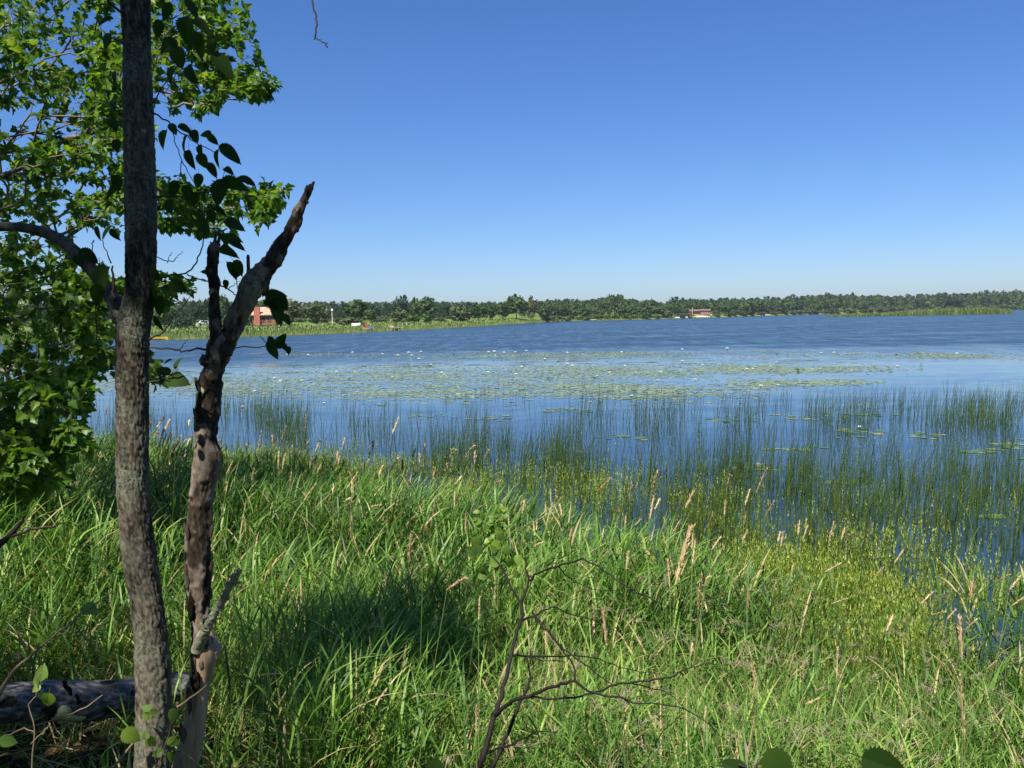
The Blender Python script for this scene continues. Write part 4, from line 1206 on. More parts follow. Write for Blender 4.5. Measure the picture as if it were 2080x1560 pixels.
# ------------------------------------------------------------------ fallen log, litter and saplings under the trees
LA = np.array([(-120, 1432, 84), (-40, 1436, 84), (20, 1428, 86), (70, 1424, 88), (120, 1424, 88), (180, 1424, 86), (230, 1418, 82), (290, 1410, 78), (345, 1398, 64), (385, 1390, 56)], float)
dd = np.linspace(3.15, 3.55, len(LA))
Cl = P(LA[:, 0], LA[:, 1], dd); rl = LA[:, 2] * .92 / 2 / F * dd
base = Cl[4].copy(); base[2] = ground_z(base[0], base[1])
log = thing("fallen_log", base, "fallen grey birch log with torn papery bark lying behind the lichen covered tree", "log")
L = np.concatenate([[0], np.cumsum(np.linalg.norm(np.diff(Cl, axis=0), axis=1))]); q = np.linspace(0, L[-1], 150)
Cq = np.stack([np.interp(q, L, Cl[:, i]) for i in range(3)], 1)
for _ in range(4):
    Cq[1:-1] = (Cq[:-2] + Cq[1:-1] * 2 + Cq[2:]) / 4
rq = np.interp(q, L, rl)
def logskin(a, p):
    tear = np.clip((fbm(np.stack([np.cos(a) * 1.1, np.sin(a) * 1.1, p[..., 2] * 9], -1), 3) - .72) * 16, 0, 1)
    return -.017 * tear + .006 * (fbm(p * 30, 3) - .5) + .012 * (fbm(p * 9, 2) - .5)
m = NT("birch_bark")
co = m.n("TexCoord").outputs["Object"]
n1 = m.noise(14, 5, .6, m.n("Mapping", {"Vector": co, "Scale": (1, 4, 4)}).outputs[0])
c = m.ramp(n1, [(.3, (.022, .022, .024)), (.5, (.085, .086, .09)), (.66, (.26, .25, .235))])
dash = m.noise(30, 2, .5, m.n("Mapping", {"Vector": co, "Scale": (2.5, .5, .5)}).outputs[0])
c = m.mix(m.range(dash, .72, .78), c, (.02, .018, .016))
c = m.mix(m.range(m.tint(), .18, .02), c, (.012, .010, .009))
lich = m.math('MULTIPLY', m.range(m.noise(7, 3), .66, .74), m.range(m.noise(70, 3), .38, .5))
c = m.mix(lich, c, (.42, .46, .27))
BIRCH = m.done(m.bsdf(c, .8, .15, m.bump(n1, .5, .006)))
part("trunk", skin(Cq, rq, q, 48, logskin), BIRCH, log, True)
LICHEN = foliage("lichen_crust", [(0, (.22, .26, .12)), (1, (.50, .54, .32))], .05, .95, .05)
def patch(u0, u1, a0, a1, thr, seed, nu=60, na=34):
    """a crust that follows the log's skin"""
    qi = np.linspace(u0, u1, nu); th = np.linspace(a0, a1, na)
    Cc = np.stack([np.interp(qi, q, Cq[:, i]) for i in range(3)], 1)
    tg = np.gradient(Cc, axis=0); tg /= np.linalg.norm(tg, axis=1)[:, None]
    w2 = np.cross(tg, -FWD); w2 /= np.linalg.norm(w2, axis=1)[:, None]
    if w2[0, 2] < 0:
        w2 = -w2
    f2 = np.cross(tg, w2); f2 *= np.sign((f2 @ -FWD).mean())
    nz = fbm(np.stack(np.meshgrid(qi * 22, th * 2.2, indexing='ij'), -1) + seed, 4)
    r2 = np.interp(qi, q, rq)[:, None] + .002 + .012 * (nz - .4)
    V = Cc[:, None] + r2[..., None] * (np.cos(th)[None, :, None] * f2[:, None] + np.sin(th)[None, :, None] * w2[:, None])
    fc = grid_faces(nu, na, False)
    rim = np.minimum(np.sin(np.linspace(0, np.pi, nu))[:, None], np.sin(np.linspace(0, np.pi, na))[None]) * .5
    ok = ((nz + rim - .35) > thr).ravel()
    fc = fc[ok[fc].all(1)]
    return Geo().add(V.reshape(-1, 3), fc, np.clip(nz.ravel() * 1.6 - .3, 0, 1))
qx = lambda x: float(np.interp(x, to_px(Cq)[:, 0], q))
part("lichen", patch(qx(92), qx(178), -1.0, .25, .36, 3), LICHEN, log)
part("lichen", patch(qx(118), qx(160), -1.5, -.5, .30, 9), LICHEN, log)
part("torn_bark", twigs([[(128, 1385, 8), (140, 1398, 10), (146, 1412, 6)], [(155, 1410, 6), (160, 1425, 8), (158, 1432, 4)]], 3.12, 1, 6, 0, 3), B_HOLE, log)
o = P(218., 1392., 3.42)
pale = thing("broken_branch", o, "short pale barkless piece of branch lying on top of the fallen log", "branch")
part("stem", twigs([[(188, 1393, 12), (205, 1388, 15), (228, 1388, 13), (247, 1392, 8)], [(140, 1398, 3), (160, 1386, 3), (176, 1376, 3)]], 3.42, 1, 8, 0, 9), B_BARE, pale, True)
# fallen leaves, twigs and mould
def scatter(n, x0, x1, y0, y1):
    x, y = rng.uniform(x0, x1, n), rng.uniform(y0, y1, n)
    return np.stack([x, y, ground_z(x, y)], -1)
LITTER = foliage("leaf_litter", [(0, (.05, .028, .016)), (.5, (.14, .075, .04)), (1, (.30, .20, .11))], .1, .8, .1)
n = 1500
p = scatter(n, -3.2, -.6, 1.8, 4.6); p[:, 2] += .012
X_, Y_, Z_ = orient(np.stack([np.cos(t := rng.uniform(0, 6.28, n)), np.sin(t), rng.normal(0, .25, n)], -1), rng.normal(0, .4, n), rng.normal(0, .35, (n, 3)))
tag(single("leaves", Geo().add(*leaf_cloud(D_YOUNG, p, X_, Y_, Z_, rng.uniform(.03, .065, n), rng.random(n))), LITTER), kind="stuff")

def sapling(name, label, lines, leaves, d, cat="sapling", mat=None, me=None, wsc=1.0, twig_mat=None):
    l0 = lines[0][0]
    o = P(float(l0[0]), float(l0[1]), l0[3] if len(l0) > 3 else d); o[2] = min(o[2], float(ground_z(np.array(o[0]), np.array(o[1]))))
    t = thing(name, o, label, cat)
    part("stem", twigs(lines, d, wsc, 5, 0, 7), twig_mat or B_MTWIG, t, True)
    if leaves:
        big_leaves(leaves, d, t, me or [ME_YOUNG], .02, 9, face=.9)
    return t
sapling("sapling", "small sapling with bright yellow green leaves in front of the log", [[(62, 1610, 4), (66, 1540, 3.4), (72, 1490, 3), (58, 1432, 2.6), (74, 1412, 2.4), (78, 1400, 2), (76, 1384, 1.8), (84, 1366, 1.6)], [(62, 1512, 2.6), (95, 1480, 2), (102, 1470, 1.6)], [(72, 1490, 2.4), (52, 1478, 2), (20, 1492, 2), (0, 1500, 2)]],
        [(85, 1366, 34, 280), (71, 1382, 22, 200), (73, 1399, 18, 150), (97, 1424, 38, 110), (18, 1505, 34, 10), (88, 1416, 24, 60)], 2.35)
sapling("sapling", "dry leaning shoot with a few pale leaves crossing behind the log", [[(-20, 1440, 12), (10, 1390, 9), (40, 1350, 7), (80, 1318, 5), (110, 1290, 4), (150, 1262, 3), (190, 1232, 2.4), (230, 1200, 1.6)], [(40, 1345, 5), (40, 1290, 3), (38, 1268, 2)], [(38, 1290, 3), (60, 1325, 3)], [(110, 1290, 2.5), (160, 1285, 2), (225, 1262, 1.6)], [(48, 1390, 4), (20, 1400, 3), (-10, 1402, 3)]],
        [(110, 1268, 26, 160), (134, 1242, 26, 185), (182, 1236, 40, 20), (140, 1250, 20, 90), (66, 1306, 30, 120), (85, 1300, 20, 30)], 2.75)
sapling("sapling", "slim seedling with round green leaves against the base of the trunk", [[(330, 1640, 3), (322, 1560, 2.4), (340, 1500, 2), (352, 1452, 1.6)], [(322, 1560, 2), (300, 1490, 1.6), (292, 1450, 1.2)], [(340, 1500, 1.4), (352, 1505, 1.2)]],
        [(297, 1438, 22, 200), (293, 1454, 28, 160), (351, 1453, 26, 100), (308, 1508, 28, 60), (296, 1492, 20, 250), (352, 1508, 26, 30), (345, 1540, 26, 100), (314, 1446, 18, 20), (268, 1496, 44, 40), (320, 1530, 24, 170)], 2.48)
sapling("dead_stick", "thin dead stick lying across the log toward the dead snag", [[(0, 1490, 3), (60, 1478, 3.4), (120, 1462, 3.6), (170, 1440, 3), (208, 1412, 2)], [(345, 1448, 5), (375, 1426, 5), (405, 1404, 4), (420, 1390, 2)], [(230, 1560, 6), (262, 1520, 5), (290, 1490, 4), (345, 1446, 4)]], [], 2.62, "stick")
sapling("dead_stick", "forked dead stick leaning out of the shaded grass at the wood edge", [[(-30, 1130, 15), (20, 1090, 11), (44, 1060, 7), (52, 1048, 4)], [(0, 1100, 8), (60, 1075, 6), (100, 1070, 5), (132, 1062, 3)]], [], 3.6, "stick", twig_mat=B_TWIG)
# fern
def frond(g, o, az, L, seed):
    r_ = np.random.default_rng(seed)
    n = 22
    t = np.linspace(0, 1, n)
    h = np.array([math.cos(az), math.sin(az), 0])
    ax = o + h * (L * t)[:, None] * .9 + np.array([0, 0, 1.0]) * (L * (.75 * t - .75 * t * t))[:, None]
    g.tube(ax, np.linspace(.002, .0006, n), 4, .3)
    sd = np.array([-h[1], h[0], 0])
    for i in range(2, n):
        w_ = L * .22 * math.sin(math.pi * min(1, .12 + .88 * t[i]) ** .8) * (1 - .55 * t[i])
        for s_ in (1, -1):
            d = (sd * s_ + h * .5); d /= np.linalg.norm(d)
            a = ax[i]; b = a + d * w_ + np.array([0, 0, -.12 * w_])
            pw = np.cross(d, [0, 0, 1]) * w_ * .13
            g.add([a - pw * .6, a + pw * .6, (a + b) / 2 + pw, b, (a + b) / 2 - pw], [[0, 1, 2], [0, 2, 4], [4, 2, 3]], r_.uniform(.3, .8))
for fx, fy, lab in ((58, 1500, "bright green fern below the yellow leaved sapling"), (66, 1545, "fern lowest in the shaded corner by the log")):
    o = P(float(fx), float(fy), 2.75); o[2] = ground_z(o[0], o[1]) + .01
    fo = thing("fern", o, lab, "fern")
    for i, az in enumerate(np.linspace(0, 6.28, 7)[:-1] + rng.uniform(0, 1)):
        g = Geo(); frond(g, o, az, rng.uniform(.16, .26), int(i * 9 + fx))
        part("frond", g, foliage("fern_frond", [(0, (.05, .11, .02)), (1, (.14, .24, .04))], .4) if i == 0 and fx == 58 else bpy.data.materials["fern_frond"], fo)

# ------------------------------------------------------------------ the bare shrub
def cv(l, d=None):
    return [(900 + .3205 * a[0], 1060 + .3205 * a[1], 0.3205 * a[2] * 1.22, a[3]) for a in l]
SHRUB = [
 [(225, 1560, 34, 1.95), (330, 1230, 28, 2.0), (375, 1080, 24, 2.05), (430, 850, 20, 2.1), (460, 720, 18, 2.13), (495, 620, 18, 2.16), (497, 510, 16, 2.2)],
 [(497, 512, 13, 2.2), (440, 430, 12, 2.24), (380, 310, 10, 2.28), (310, 210, 6, 2.32)],
 [(497, 512, 14, 2.2), (545, 375, 12, 2.22), (520, 250, 9, 2.24), (505, 200, 5, 2.25)],
 [(545, 375, 12, 2.22), (600, 320, 11, 2.2), (730, 280, 10, 2.16), (870, 230, 9, 2.1), (980, 280, 8, 2.08), (1100, 370, 7, 2.05), (1200, 430, 6, 2.03), (1350, 500, 5, 2.0), (1500, 560, 3.5, 1.98), (1640, 600, 2.5, 1.96)],
 [(730, 280, 7, 2.16), (820, 380, 5, 2.2), (950, 430, 4, 2.22), (1120, 440, 3, 2.24)], [(610, 310, 6, 2.2), (620, 265, 5, 2.25), (700, 235, 4, 2.28), (810, 210, 2.5, 2.3)],
 [(495, 625, 16, 2.16), (575, 600, 12, 2.15), (640, 560, 8, 2.16), (710, 540, 7, 2.17), (800, 580, 6, 2.18), (900, 610, 5, 2.2), (1010, 630, 4, 2.2)],
 [(575, 603, 10, 2.15), (650, 680, 9, 2.12), (730, 770, 8, 2.1), (830, 860, 9, 2.08), (950, 940, 7, 2.05), (1070, 1030, 5, 2.02)],
 [(433, 850, 14, 2.1), (510, 845, 12, 2.12), (650, 855, 9, 2.14), (800, 850, 8, 2.17), (960, 860, 6, 2.2), (1100, 910, 5, 2.22), (1250, 950, 4, 2.24), (1400, 965, 3, 2.25)],
 [(520, 846, 7, 2.12), (640, 880, 5, 2.1), (780, 890, 4, 2.08)], [(640, 570, 4, 2.16), (650, 480, 3, 2.15), (680, 380, 2.4, 2.14)], [(900, 610, 3, 2.2), (1040, 660, 3, 2.22), (1150, 720, 2.4, 2.24)],
 [(330, 1230, 24, 2.0), (400, 1160, 22, 1.98), (470, 1120, 20, 1.96), (560, 1105, 18, 1.94), (650, 1060, 18, 1.92), (740, 1030, 17, 1.9), (835, 1010, 15, 1.88), (920, 1070, 12, 1.87), (1010, 1100, 11, 1.86), (1130, 1115, 10, 1.85), (1200, 1150, 8, 1.84), (1350, 1150, 7, 1.83), (1530, 1180, 6, 1.82), (1650, 1260, 5, 1.81), (1800, 1390, 3, 1.8)],
 [(835, 1010, 12, 1.88), (830, 900, 10, 1.9), (720, 760, 8, 1.92), (620, 640, 7, 1.94), (580, 590, 6, 1.95)],
 [(560, 1108, 12, 1.94), (700, 1120, 10, 1.93), (850, 1110, 10, 1.92), (970, 1080, 11, 1.91), (1080, 1030, 12, 1.9), (1200, 1020, 11, 1.89), (1350, 1000, 9, 1.88), (1450, 985, 8, 1.87), (1550, 930, 6, 1.86), (1680, 890, 5, 1.85), (1750, 930, 4, 1.84), (1860, 980, 3, 1.83)],
 [(1200, 1025, 7, 1.89), (1290, 1050, 6, 1.9), (1400, 1070, 5, 1.91), (1480, 1130, 4, 1.92), (1560, 1210, 3, 1.93)], [(1140, 1112, 6, 1.85), (1200, 1180, 5, 1.86), (1235, 1260, 4, 1.87), (1235, 1350, 2.5, 1.88)],
 [(1640, 905, 3, 1.86), (1700, 870, 3, 1.85), (1800, 850, 2, 1.84)], [(1190, 1070, 4, 1.89), (1250, 1020, 5, 1.88), (1310, 990, 3, 1.87)],
 [(310, 1560, 24, 2.05), (380, 1400, 20, 2.08), (440, 1270, 18, 2.1), (490, 1150, 16, 2.12), (530, 1050, 14, 2.13), (555, 970, 12, 2.14), (540, 900, 9, 2.15), (500, 810, 5, 2.16)],
 [(262, 1470, 12, 1.96), (400, 1430, 11, 2.0), (500, 1380, 9, 2.03), (590, 1335, 6, 2.06), (680, 1330, 4, 2.08)],
 [(225, 1560, 34, 1.95), (150, 1760, 38, 1.92), (90, 1950, 42, 1.90)], [(310, 1560, 24, 2.05), (250, 1700, 28, 2.0), (130, 1900, 34, 1.92)],
]
l0 = cv(SHRUB[-2])[-1]
o = P(l0[0], l0[1], l0[3]); o[2] = ground_z(o[0], o[1])
shrub = thing("dead_shrub", o, "leafless dark shrub with spreading crooked branches over the matted grass", "shrub")
B_SHRUB = plain("shrub_bark", (.012, .009, .008), .75, .25, .4, 30)
for i, l in enumerate(SHRUB):
    part("stem" if i in (0, 19) or i >= 21 else "branch", twigs([cv(l)], 2, 1, 7, 0, 30 + i), B_SHRUB, shrub, True)

# ------------------------------------------------------------------ grass of the bank
def culm_field(n, rmin, rmax, power, hfun, lean, nleaf, keep=None):
    """stems with leaf blades; returns the two sets of blades"""
    r_ = (rmin ** power + rng.random(n) * (rmax ** power - rmin ** power)) ** (1 / power)
    a = rng.uniform(-.64, .64, n)
    x, y = r_ * np.sin(a), r_ * np.cos(a)
    s_ = inland(x, y)
    ok = s_ > -.12 + .1 * rng.normal(size=n)
    ok &= ~((np.abs(x + 1.55) < .75) & (np.abs(y - 2.95) < .75) & (rng.random(n) < .78))
    ok &= ~((x < -.9) & (y < 3.4) & (rng.random(n) < .6))
    if keep is not None:
        ok &= keep(x, y)
    x, y, s_ = x[ok], y[ok], s_[ok]
    return x, y, s_
gr = Geo()
def grow(x, y, H, lean_amt, lean_dir, nleaf, leafL, leafW, tint_mu, stem_w=.0028, droop=1.2, tan=.06):
    n = len(x)
    B = np.stack([x, y, ground_z(x, y) - .01], -1)
    lv = np.stack([np.cos(lean_dir), np.sin(lean_dir), 0 * lean_dir], -1) * (H * lean_amt)[:, None]
    def at(f):
        f = np.asarray(f)[:, None]
        return B + lv * f ** 1.6 + np.array([0, 0, 1.0]) * (H * np.sqrt(np.maximum(.15, 1 - lean_amt ** 2 * .8)))[:, None] * f
    # stem as a thin blade along the same curve
    pr = []
    sd = np.stack([np.sin(lean_dir + .7), -np.cos(lean_dir + .7), 0 * x], -1)
    fr = [0, .35, .7, 1.0]
    for f in fr:
        p = at(np.full(n, f)); w_ = stem_w * (1 - .7 * f)
        pr += [p - sd * w_, p + sd * w_]
    V = np.stack(pr, 1)
    f = np.array([[0, 1, 3], [0, 3, 2], [2, 3, 5], [2, 5, 4], [4, 5, 7], [4, 7, 6]])
    st_t = np.clip(rng.normal(tint_mu - .05, .12, n), 0, .85)
    gr.add(V.reshape(-1, 3), (f[None] + (np.arange(n) * 8)[:, None, None]).reshape(-1, 3), np.repeat(st_t, 8))
    for k in range(nleaf):
        fz = np.clip((k + .6) / nleaf * .95 + rng.normal(0, .06, n), .08, 1)
        b = at(fz)
        az = lean_dir + rng.normal(0, 1.0, n) + (k % 2) * 2.4
        L = leafL * rng.uniform(.6, 1.2, n) * np.where(fz > .92, .8, 1)
        t = np.clip(rng.normal(tint_mu, .23, n), 0, .86)
        t = np.where(rng.random(n) < tan, rng.uniform(.9, 1, n), t)
        gr.add(*blades(n, b, az, rng.uniform(.75, 1.40, n), L, leafW * rng.uniform(.6, 1.25, n), rng.uniform(.25, .95, n) * droop, 3, t, rng.normal(0, .5, n)))
# tall broad-bladed stand over the water's edge
x, y, s_ = culm_field(40000, 2.75, 14.5, 1.15, None, None, None)
clump = fbm(np.stack([x * 1.1, y * 1.1], -1) + 40, 3)
tall = np.clip((.30 + .55 * clump + .25 * np.exp(-np.maximum(s_, 0) / 1.6)) * np.where(y < 4.2, .78, 1.0), .25, .95)
mat_zone = (x > .3) & (y < 4.6)
tall = np.where(mat_zone, tall * .56, tall)
ld = rng.normal(.35, .9, len(x)) + np.where(mat_zone, rng.normal(0, 1.2, len(x)), 0)
ln_ = np.clip(np.abs(rng.normal(.20, .16, len(x))) + np.where(mat_zone, .28, 0) + (.25 * (fbm(np.stack([x * 1.7, y * 1.7], -1) + 3, 2) - .4)), 0, .95)
keep = rng.random(len(x)) < np.clip(.30 + 2.2 * (clump - .36), .14, 1)
x, y, tall, ld, ln_ = x[keep], y[keep], tall[keep], ld[keep], ln_[keep]
cl2 = fbm(np.stack([x * .8, y * .8], -1) + 80, 3)
grow(x, y, tall, ln_, ld, 5, .27, .0120 * np.where(y < 4.4, .72, 1.0), .44 + .75 * (cl2 - .5), tan=.085)
# fine matted grass lower down
x, y, s_ = culm_field(26000, 2.2, 8.0, 1.1, None, None, None)
n = len(x)
grow(x, y, rng.uniform(.12, .34, n), np.clip(np.abs(rng.normal(.6, .3, n)), 0, .97), rng.uniform(0, 6.28, n), 4, .20, .0055, np.full(n, .47), .0016, 1.6, .16)
# dead thatch lying on the ground
x, y, s_ = culm_field(26000, 2.0, 8.0, 1.1, None, None, None)
n = len(x)
B = np.stack([x, y, ground_z(x, y) + rng.uniform(.01, .16, n)], -1)
gr.add(*blades(n, B, rng.uniform(0, 6.28, n), rng.normal(.12, .18, n), rng.uniform(.12, .4, n), rng.uniform(.003, .009, n), rng.normal(.2, .3, n), 3, np.clip(rng.normal(.93, .06, n), 0, 1)))
tag(single("tall_grass", gr, G_GRASS), kind="stuff")
# drooping purplish panicles in the matted grass
gp = Geo()
x, y, s_ = culm_field(520, 2.0, 6.5, 1.2, None, None, None, lambda x, y: (x > .0) | (rng.random(len(x)) < .15))
for i in range(len(x)):
    az = rng.normal(.4, .8); H = rng.uniform(.42, .75); h = np.array([math.cos(az), math.sin(az), 0])
    b = np.array([x[i], y[i], float(ground_z(x[i:i + 1], y[i:i + 1])[0])])
    top = b + np.array([0, 0, H]) + h * .12
    gp.tube([b, b * .4 + top * .6 - h * .02, top], [.0013, .001, .0008], 3, .2, False)
    m_ = 15
    t = rng.random(m_)
    st = top + h * (t * .10)[:, None] + np.array([0, 0, 1.]) * (.05 * t - .07 * t * t)[:, None]
    gp.add(*blades(m_, st, az + rng.normal(0, .8, m_), rng.uniform(-.3, .6, m_), rng.uniform(.02, .06, m_), np.full(m_, .0028), rng.uniform(.2, 1.2, m_), 2, np.clip(rng.normal(.6, .2, m_), 0, 1)))
G_PAN = foliage("panicle", [(0, (.10, .14, .04)), (.4, (.20, .15, .11)), (1, (.38, .30, .22))], .2, .8, .1)
tag(single("grass_panicles", gp, G_PAN), kind="stuff")

# ------------------------------------------------------------------ plants standing in the water
# leafy weeds of the first shallows
n = 58000
x = rng.uniform(-7.5, 7.5, n); t = rng.gamma(1.9, 1.05, n) - .25
y = edge_y(x) + t / .78
pat = fbm(np.stack([x * 1.3, y * 1.3], -1) + 11, 3)
keep = (rng.random(n) < np.clip((pat - .42) * 5, 0.05, 1) * np.exp(-t * .16)) & (rng.random(n) < np.where(x > 3.2, .35, 1)) & (y < 15)
x, y = x[keep], y[keep]; n = len(x)
print("weeds", n)
gw = Geo()
H = rng.uniform(.28, .58, n) * np.clip(.7 + 1.0 * (fbm(np.stack([x, y], -1) * .9, 2) - .4), .5, 1.1)
z0 = np.maximum(ground_z(x, y), -.04)
lean = rng.normal(0, .07, (n, 2)) + [.02, 0]
top = np.stack([x + lean[:, 0] * H * 2, y + lean[:, 1] * H * 2, z0 + H], -1); bot = np.stack([x, y, z0 - .02], -1)
gw.add(*blades(n, bot, np.arctan2(lean[:, 1], lean[:, 0]), 1.45, H, .008, .0, 2, np.full(n, .25), prof=(1, .8, .4)))
for k in range(16):
    f = .22 + .78 * (k + rng.random(n)) / 16
    b = bot + (top - bot) * f[:, None]
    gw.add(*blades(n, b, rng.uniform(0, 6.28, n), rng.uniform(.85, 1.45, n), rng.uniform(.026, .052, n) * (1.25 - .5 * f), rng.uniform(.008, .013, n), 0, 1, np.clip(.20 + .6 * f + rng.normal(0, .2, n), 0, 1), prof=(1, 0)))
tag(single("water_weeds", gw, G_WEED), kind="stuff")

# rushes
def ga(x, c, s_):
    return np.exp(-((x - c) / s_) ** 2)
def rush_density(px, py):
    nz = fbm(np.stack([px / 60, py / 24], -1) + 5, 3)
    D = .13 * ((py > 785) & (py < 1010))
    D = D + 2.6 * ga(px, 590, 80) * ga(py, 872, 24) + 1.6 * ga(px, 500, 60) * ga(py, 850, 22)
    D = D + 2.6 * ga(px, 950, 75) * ga(py, 958, 26) + 2.8 * ga(px, 1150, 75) * ga(py, 985, 32) + 1.2 * ga(px, 1050, 90) * ga(py, 925, 24)
    D = D + .8 * ga(py, 848, 24) * np.clip((px - 1420) / 200, 0, 1) + 1.1 * ga(px, 1960, 120) * ga(py, 866, 26)
    D = D + .7 * ga(px, 1250, 260) * ga(py, 862, 20) + .35 * ga(px, 780, 120) * ga(py, 880, 28)
    D = D + .55 * np.clip((px - 1180) / 200, 0, 1) * np.clip((py - 935) / 50, 0, 1) * (py < 1190) + .5 * ga(px, 1420, 120) * ga(py, 1000, 45) + .35 * ga(px, 1750, 200) * ga(py, 1000, 40)
    D = D + .55 * np.clip((430 - px) / 60, 0, 1) * ga(py, 868, 36)
    D = D + .3 * ga(px, 760, 200) * ga(py, 940, 40)
    return D * np.clip((nz - .36) * 4.6, .05, 1.8)
n = 60000
px, py = rng.uniform(-120, 2200, n), rng.uniform(775, 1215, n)
keep = rng.random(n) < rush_density(px, py) * np.interp(py, [830, 900, 960, 1050, 1200], [.75, .72, .72, .34, .24])
px, py = px[keep], py[keep]
b = hit(px, py)
keep = b[:, 1] > edge_y(b[:, 0]) + .15
b, px, py = b[keep], px[keep], py[keep]; n = len(b)
print("rushes", n)
H = rng.uniform(.40, .82, n) * np.where(py < 840, .75, 1)
az = np.where(rng.random(n) < .75, rng.normal(.1, .7, n), rng.uniform(0, 6.28, n))
leanr = np.abs(rng.normal(.10, .10, n))
bend = np.where(rng.random(n) < .26 + .28 * (px > 1500), rng.uniform(.5, 1.9, n), rng.uniform(0, .25, n))
K = 4
hd = np.stack([np.cos(az), np.sin(az), 0 * az], -1)
pts = [b - np.array([0, 0, .05])]
p = pts[0]; e = np.pi / 2 - leanr
for k_ in range(K):
    ee = e - bend * np.clip((k_ - 1.2) / (K - 1.2), 0, 1)
    p = p + (hd * np.cos(ee)[:, None] + np.array([0, 0, 1.]) * np.sin(ee)[:, None]) * ((H + .05) / K)[:, None]
    pts.append(p)
rw = rng.uniform(.0036, .0066, n)
A3 = np.arange(3) / 3 * 2 * np.pi
V = np.stack([pts[k_][:, None] + (rw * (1 - .2 * k_))[:, None, None] * np.stack([np.cos(A3), np.sin(A3), 0 * A3], -1)[None] for k_ in range(K + 1)], 1)
fr = grid_faces(K + 1, 3)
gR = Geo().add(V.reshape(-1, 3), (fr[None] + (np.arange(n) * 3 * (K + 1))[:, None, None]).reshape(-1, 3), np.repeat(np.clip(rng.normal(.42, .22, n), 0, 1), 3 * (K + 1)))
tag(single("rushes", gR, G_RUSH, smooth=True), kind="stuff")

# ------------------------------------------------------------------ water lilies
LILY = foliage("lily_pad", [(0, (.13, .18, .09)), (.5, (.22, .28, .15)), (.9, (.28, .35, .15)), (.97, (.36, .34, .14)), (1, (.34, .20, .09))], .05, .30, .5)
LILY1 = foliage("lily_pad_single", [(0, (.06, .12, .030)), (.6, (.13, .20, .055)), (.9, (.24, .28, .09)), (1, (.34, .22, .08))], .05, .32, .5, "random")
def pad_data(n=14, wav=.02, seed=0):
    r_ = np.random.default_rng(seed)
    a = np.linspace(.14, 2 * np.pi - .14, n)
    v = [(0.0, 0, .004)] + [(math.cos(t) * r_.uniform(.94, 1.03), math.sin(t) * r_.uniform(.94, 1.03), .004 + wav * r_.random()) for t in a]
    return np.array(v), np.array([[0, i, i + 1] for i in range(1, n)]), np.full(n + 1, .5)
def flat_frame(n, tilt=.02):
    a = rng.uniform(0, 6.28, n)
    X = np.stack([np.cos(a), np.sin(a), rng.normal(0, tilt, n)], -1); X /= np.linalg.norm(X, axis=1)[:, None]
    Z = np.tile([0, 0, 1.0], (n, 1)); Y = np.cross(Z, X); Y /= np.linalg.norm(Y, axis=1)[:, None]
    return X, Y, np.cross(X, Y)
BANDS = [  # centre x, half width, centre y, half height, how many
    (635, 95, 720, 4.5, 420), (1110, 340, 722, 10, 3200), (1260, 140, 717, 5, 900), (860, 380, 757, 16, 2800), (700, 340, 778, 18, 1500), (1240, 270, 755, 14, 1900), (1150, 200, 780, 14, 800),
    (1830, 215, 721, 6, 1100), (1520, 270, 747, 8, 1500), (1640, 130, 752, 8, 600), (1640, 120, 777, 7, 500), (1560, 90, 780, 10, 260), (1330, 160, 800, 18, 380), (1560, 50, 715, 3, 120), (1930, 120, 725, 5, 260), (900, 280, 800, 13, 900), (1300, 200, 795, 12, 600), (480, 130, 790, 16, 600), (250, 220, 778, 22, 1000)]
NEAR = [  # rafts near enough to tell each pad apart
    (1625, 50, 912, 6, 16, "raft round the orange pad among sparse rushes"), (1745, 60, 880, 10, 16, "raft around the white blossom before the rushes"), (2055, 40, 905, 14, 18, "raft by the rushes at the picture's edge"), (1985, 40, 917, 5, 8, "small raft just before the edge rushes"),
    (1530, 50, 952, 6, 16, "raft of brownish pads beside the dense rushes"), (1720, 36, 980, 5, 8, "raft close to the two leaning seed heads"), (1640, 60, 848, 6, 16, "raft behind the second row of rushes"), (1750, 60, 845, 5, 14, "raft beyond the white blossom among rushes"), (1480, 60, 855, 6, 12, "raft in the thin rushes at mid water"),
    (1160, 70, 832, 8, 22, "yellowish raft at the foot of the middle rush clump"), (950, 110, 815, 10, 22, "raft in the clear water before the rush clumps"), (870, 60, 845, 7, 12, "raft under the tan seed head standing alone"), (1010, 60, 850, 6, 14, "raft between the two dark rush clumps"), (1260, 60, 888, 6, 12, "raft just beyond the densest rushes"), (780, 60, 822, 5, 10, "raft beside the dense far rush clump"), (1880, 60, 885, 8, 12, "raft in the open gap between rush rows"), (2020, 30, 1050, 5, 5, "few pads in the near rushes at the picture's edge")]
ME_PAD = []
for i in range(3):
    v, f, t = pad_data(14, .03, i)
    ME_PAD.append(mesh("lily_pad", (v, f, t), LILY1))
cnt_near = 0
for (cx, hw, cyy, hh, n, lab) in NEAR:
    px = cx + rng.normal(0, .5, n) * hw; py = cyy + rng.normal(0, .5, n) * hh
    b = hit(px, py)
    for i in range(n):
        if b[i, 1] < edge_y(b[i, 0]) + .4:
            continue
        a = rng.uniform(0, 6.28); tl = rng.normal(0, .03, 2)
        M = Matrix.Translation(Vector((b[i, 0], b[i, 1], .004 + .001 * (i % 4)))) @ Matrix.Rotation(a, 4, 'Z') @ Matrix.Rotation(tl[0], 4, 'X') @ Matrix.Scale(rng.uniform(.055, .105), 4)
        o = bpy.data.objects.new("lily_pad", ME_PAD[i % 3]); COL.objects.link(o); o.matrix_world = M
        tag(o, "green lily pad in the " + lab, "lily pad", "lily pads of the " + lab)
        cnt_near += 1
gl = Geo()
D = pad_data(9, .05, 5)
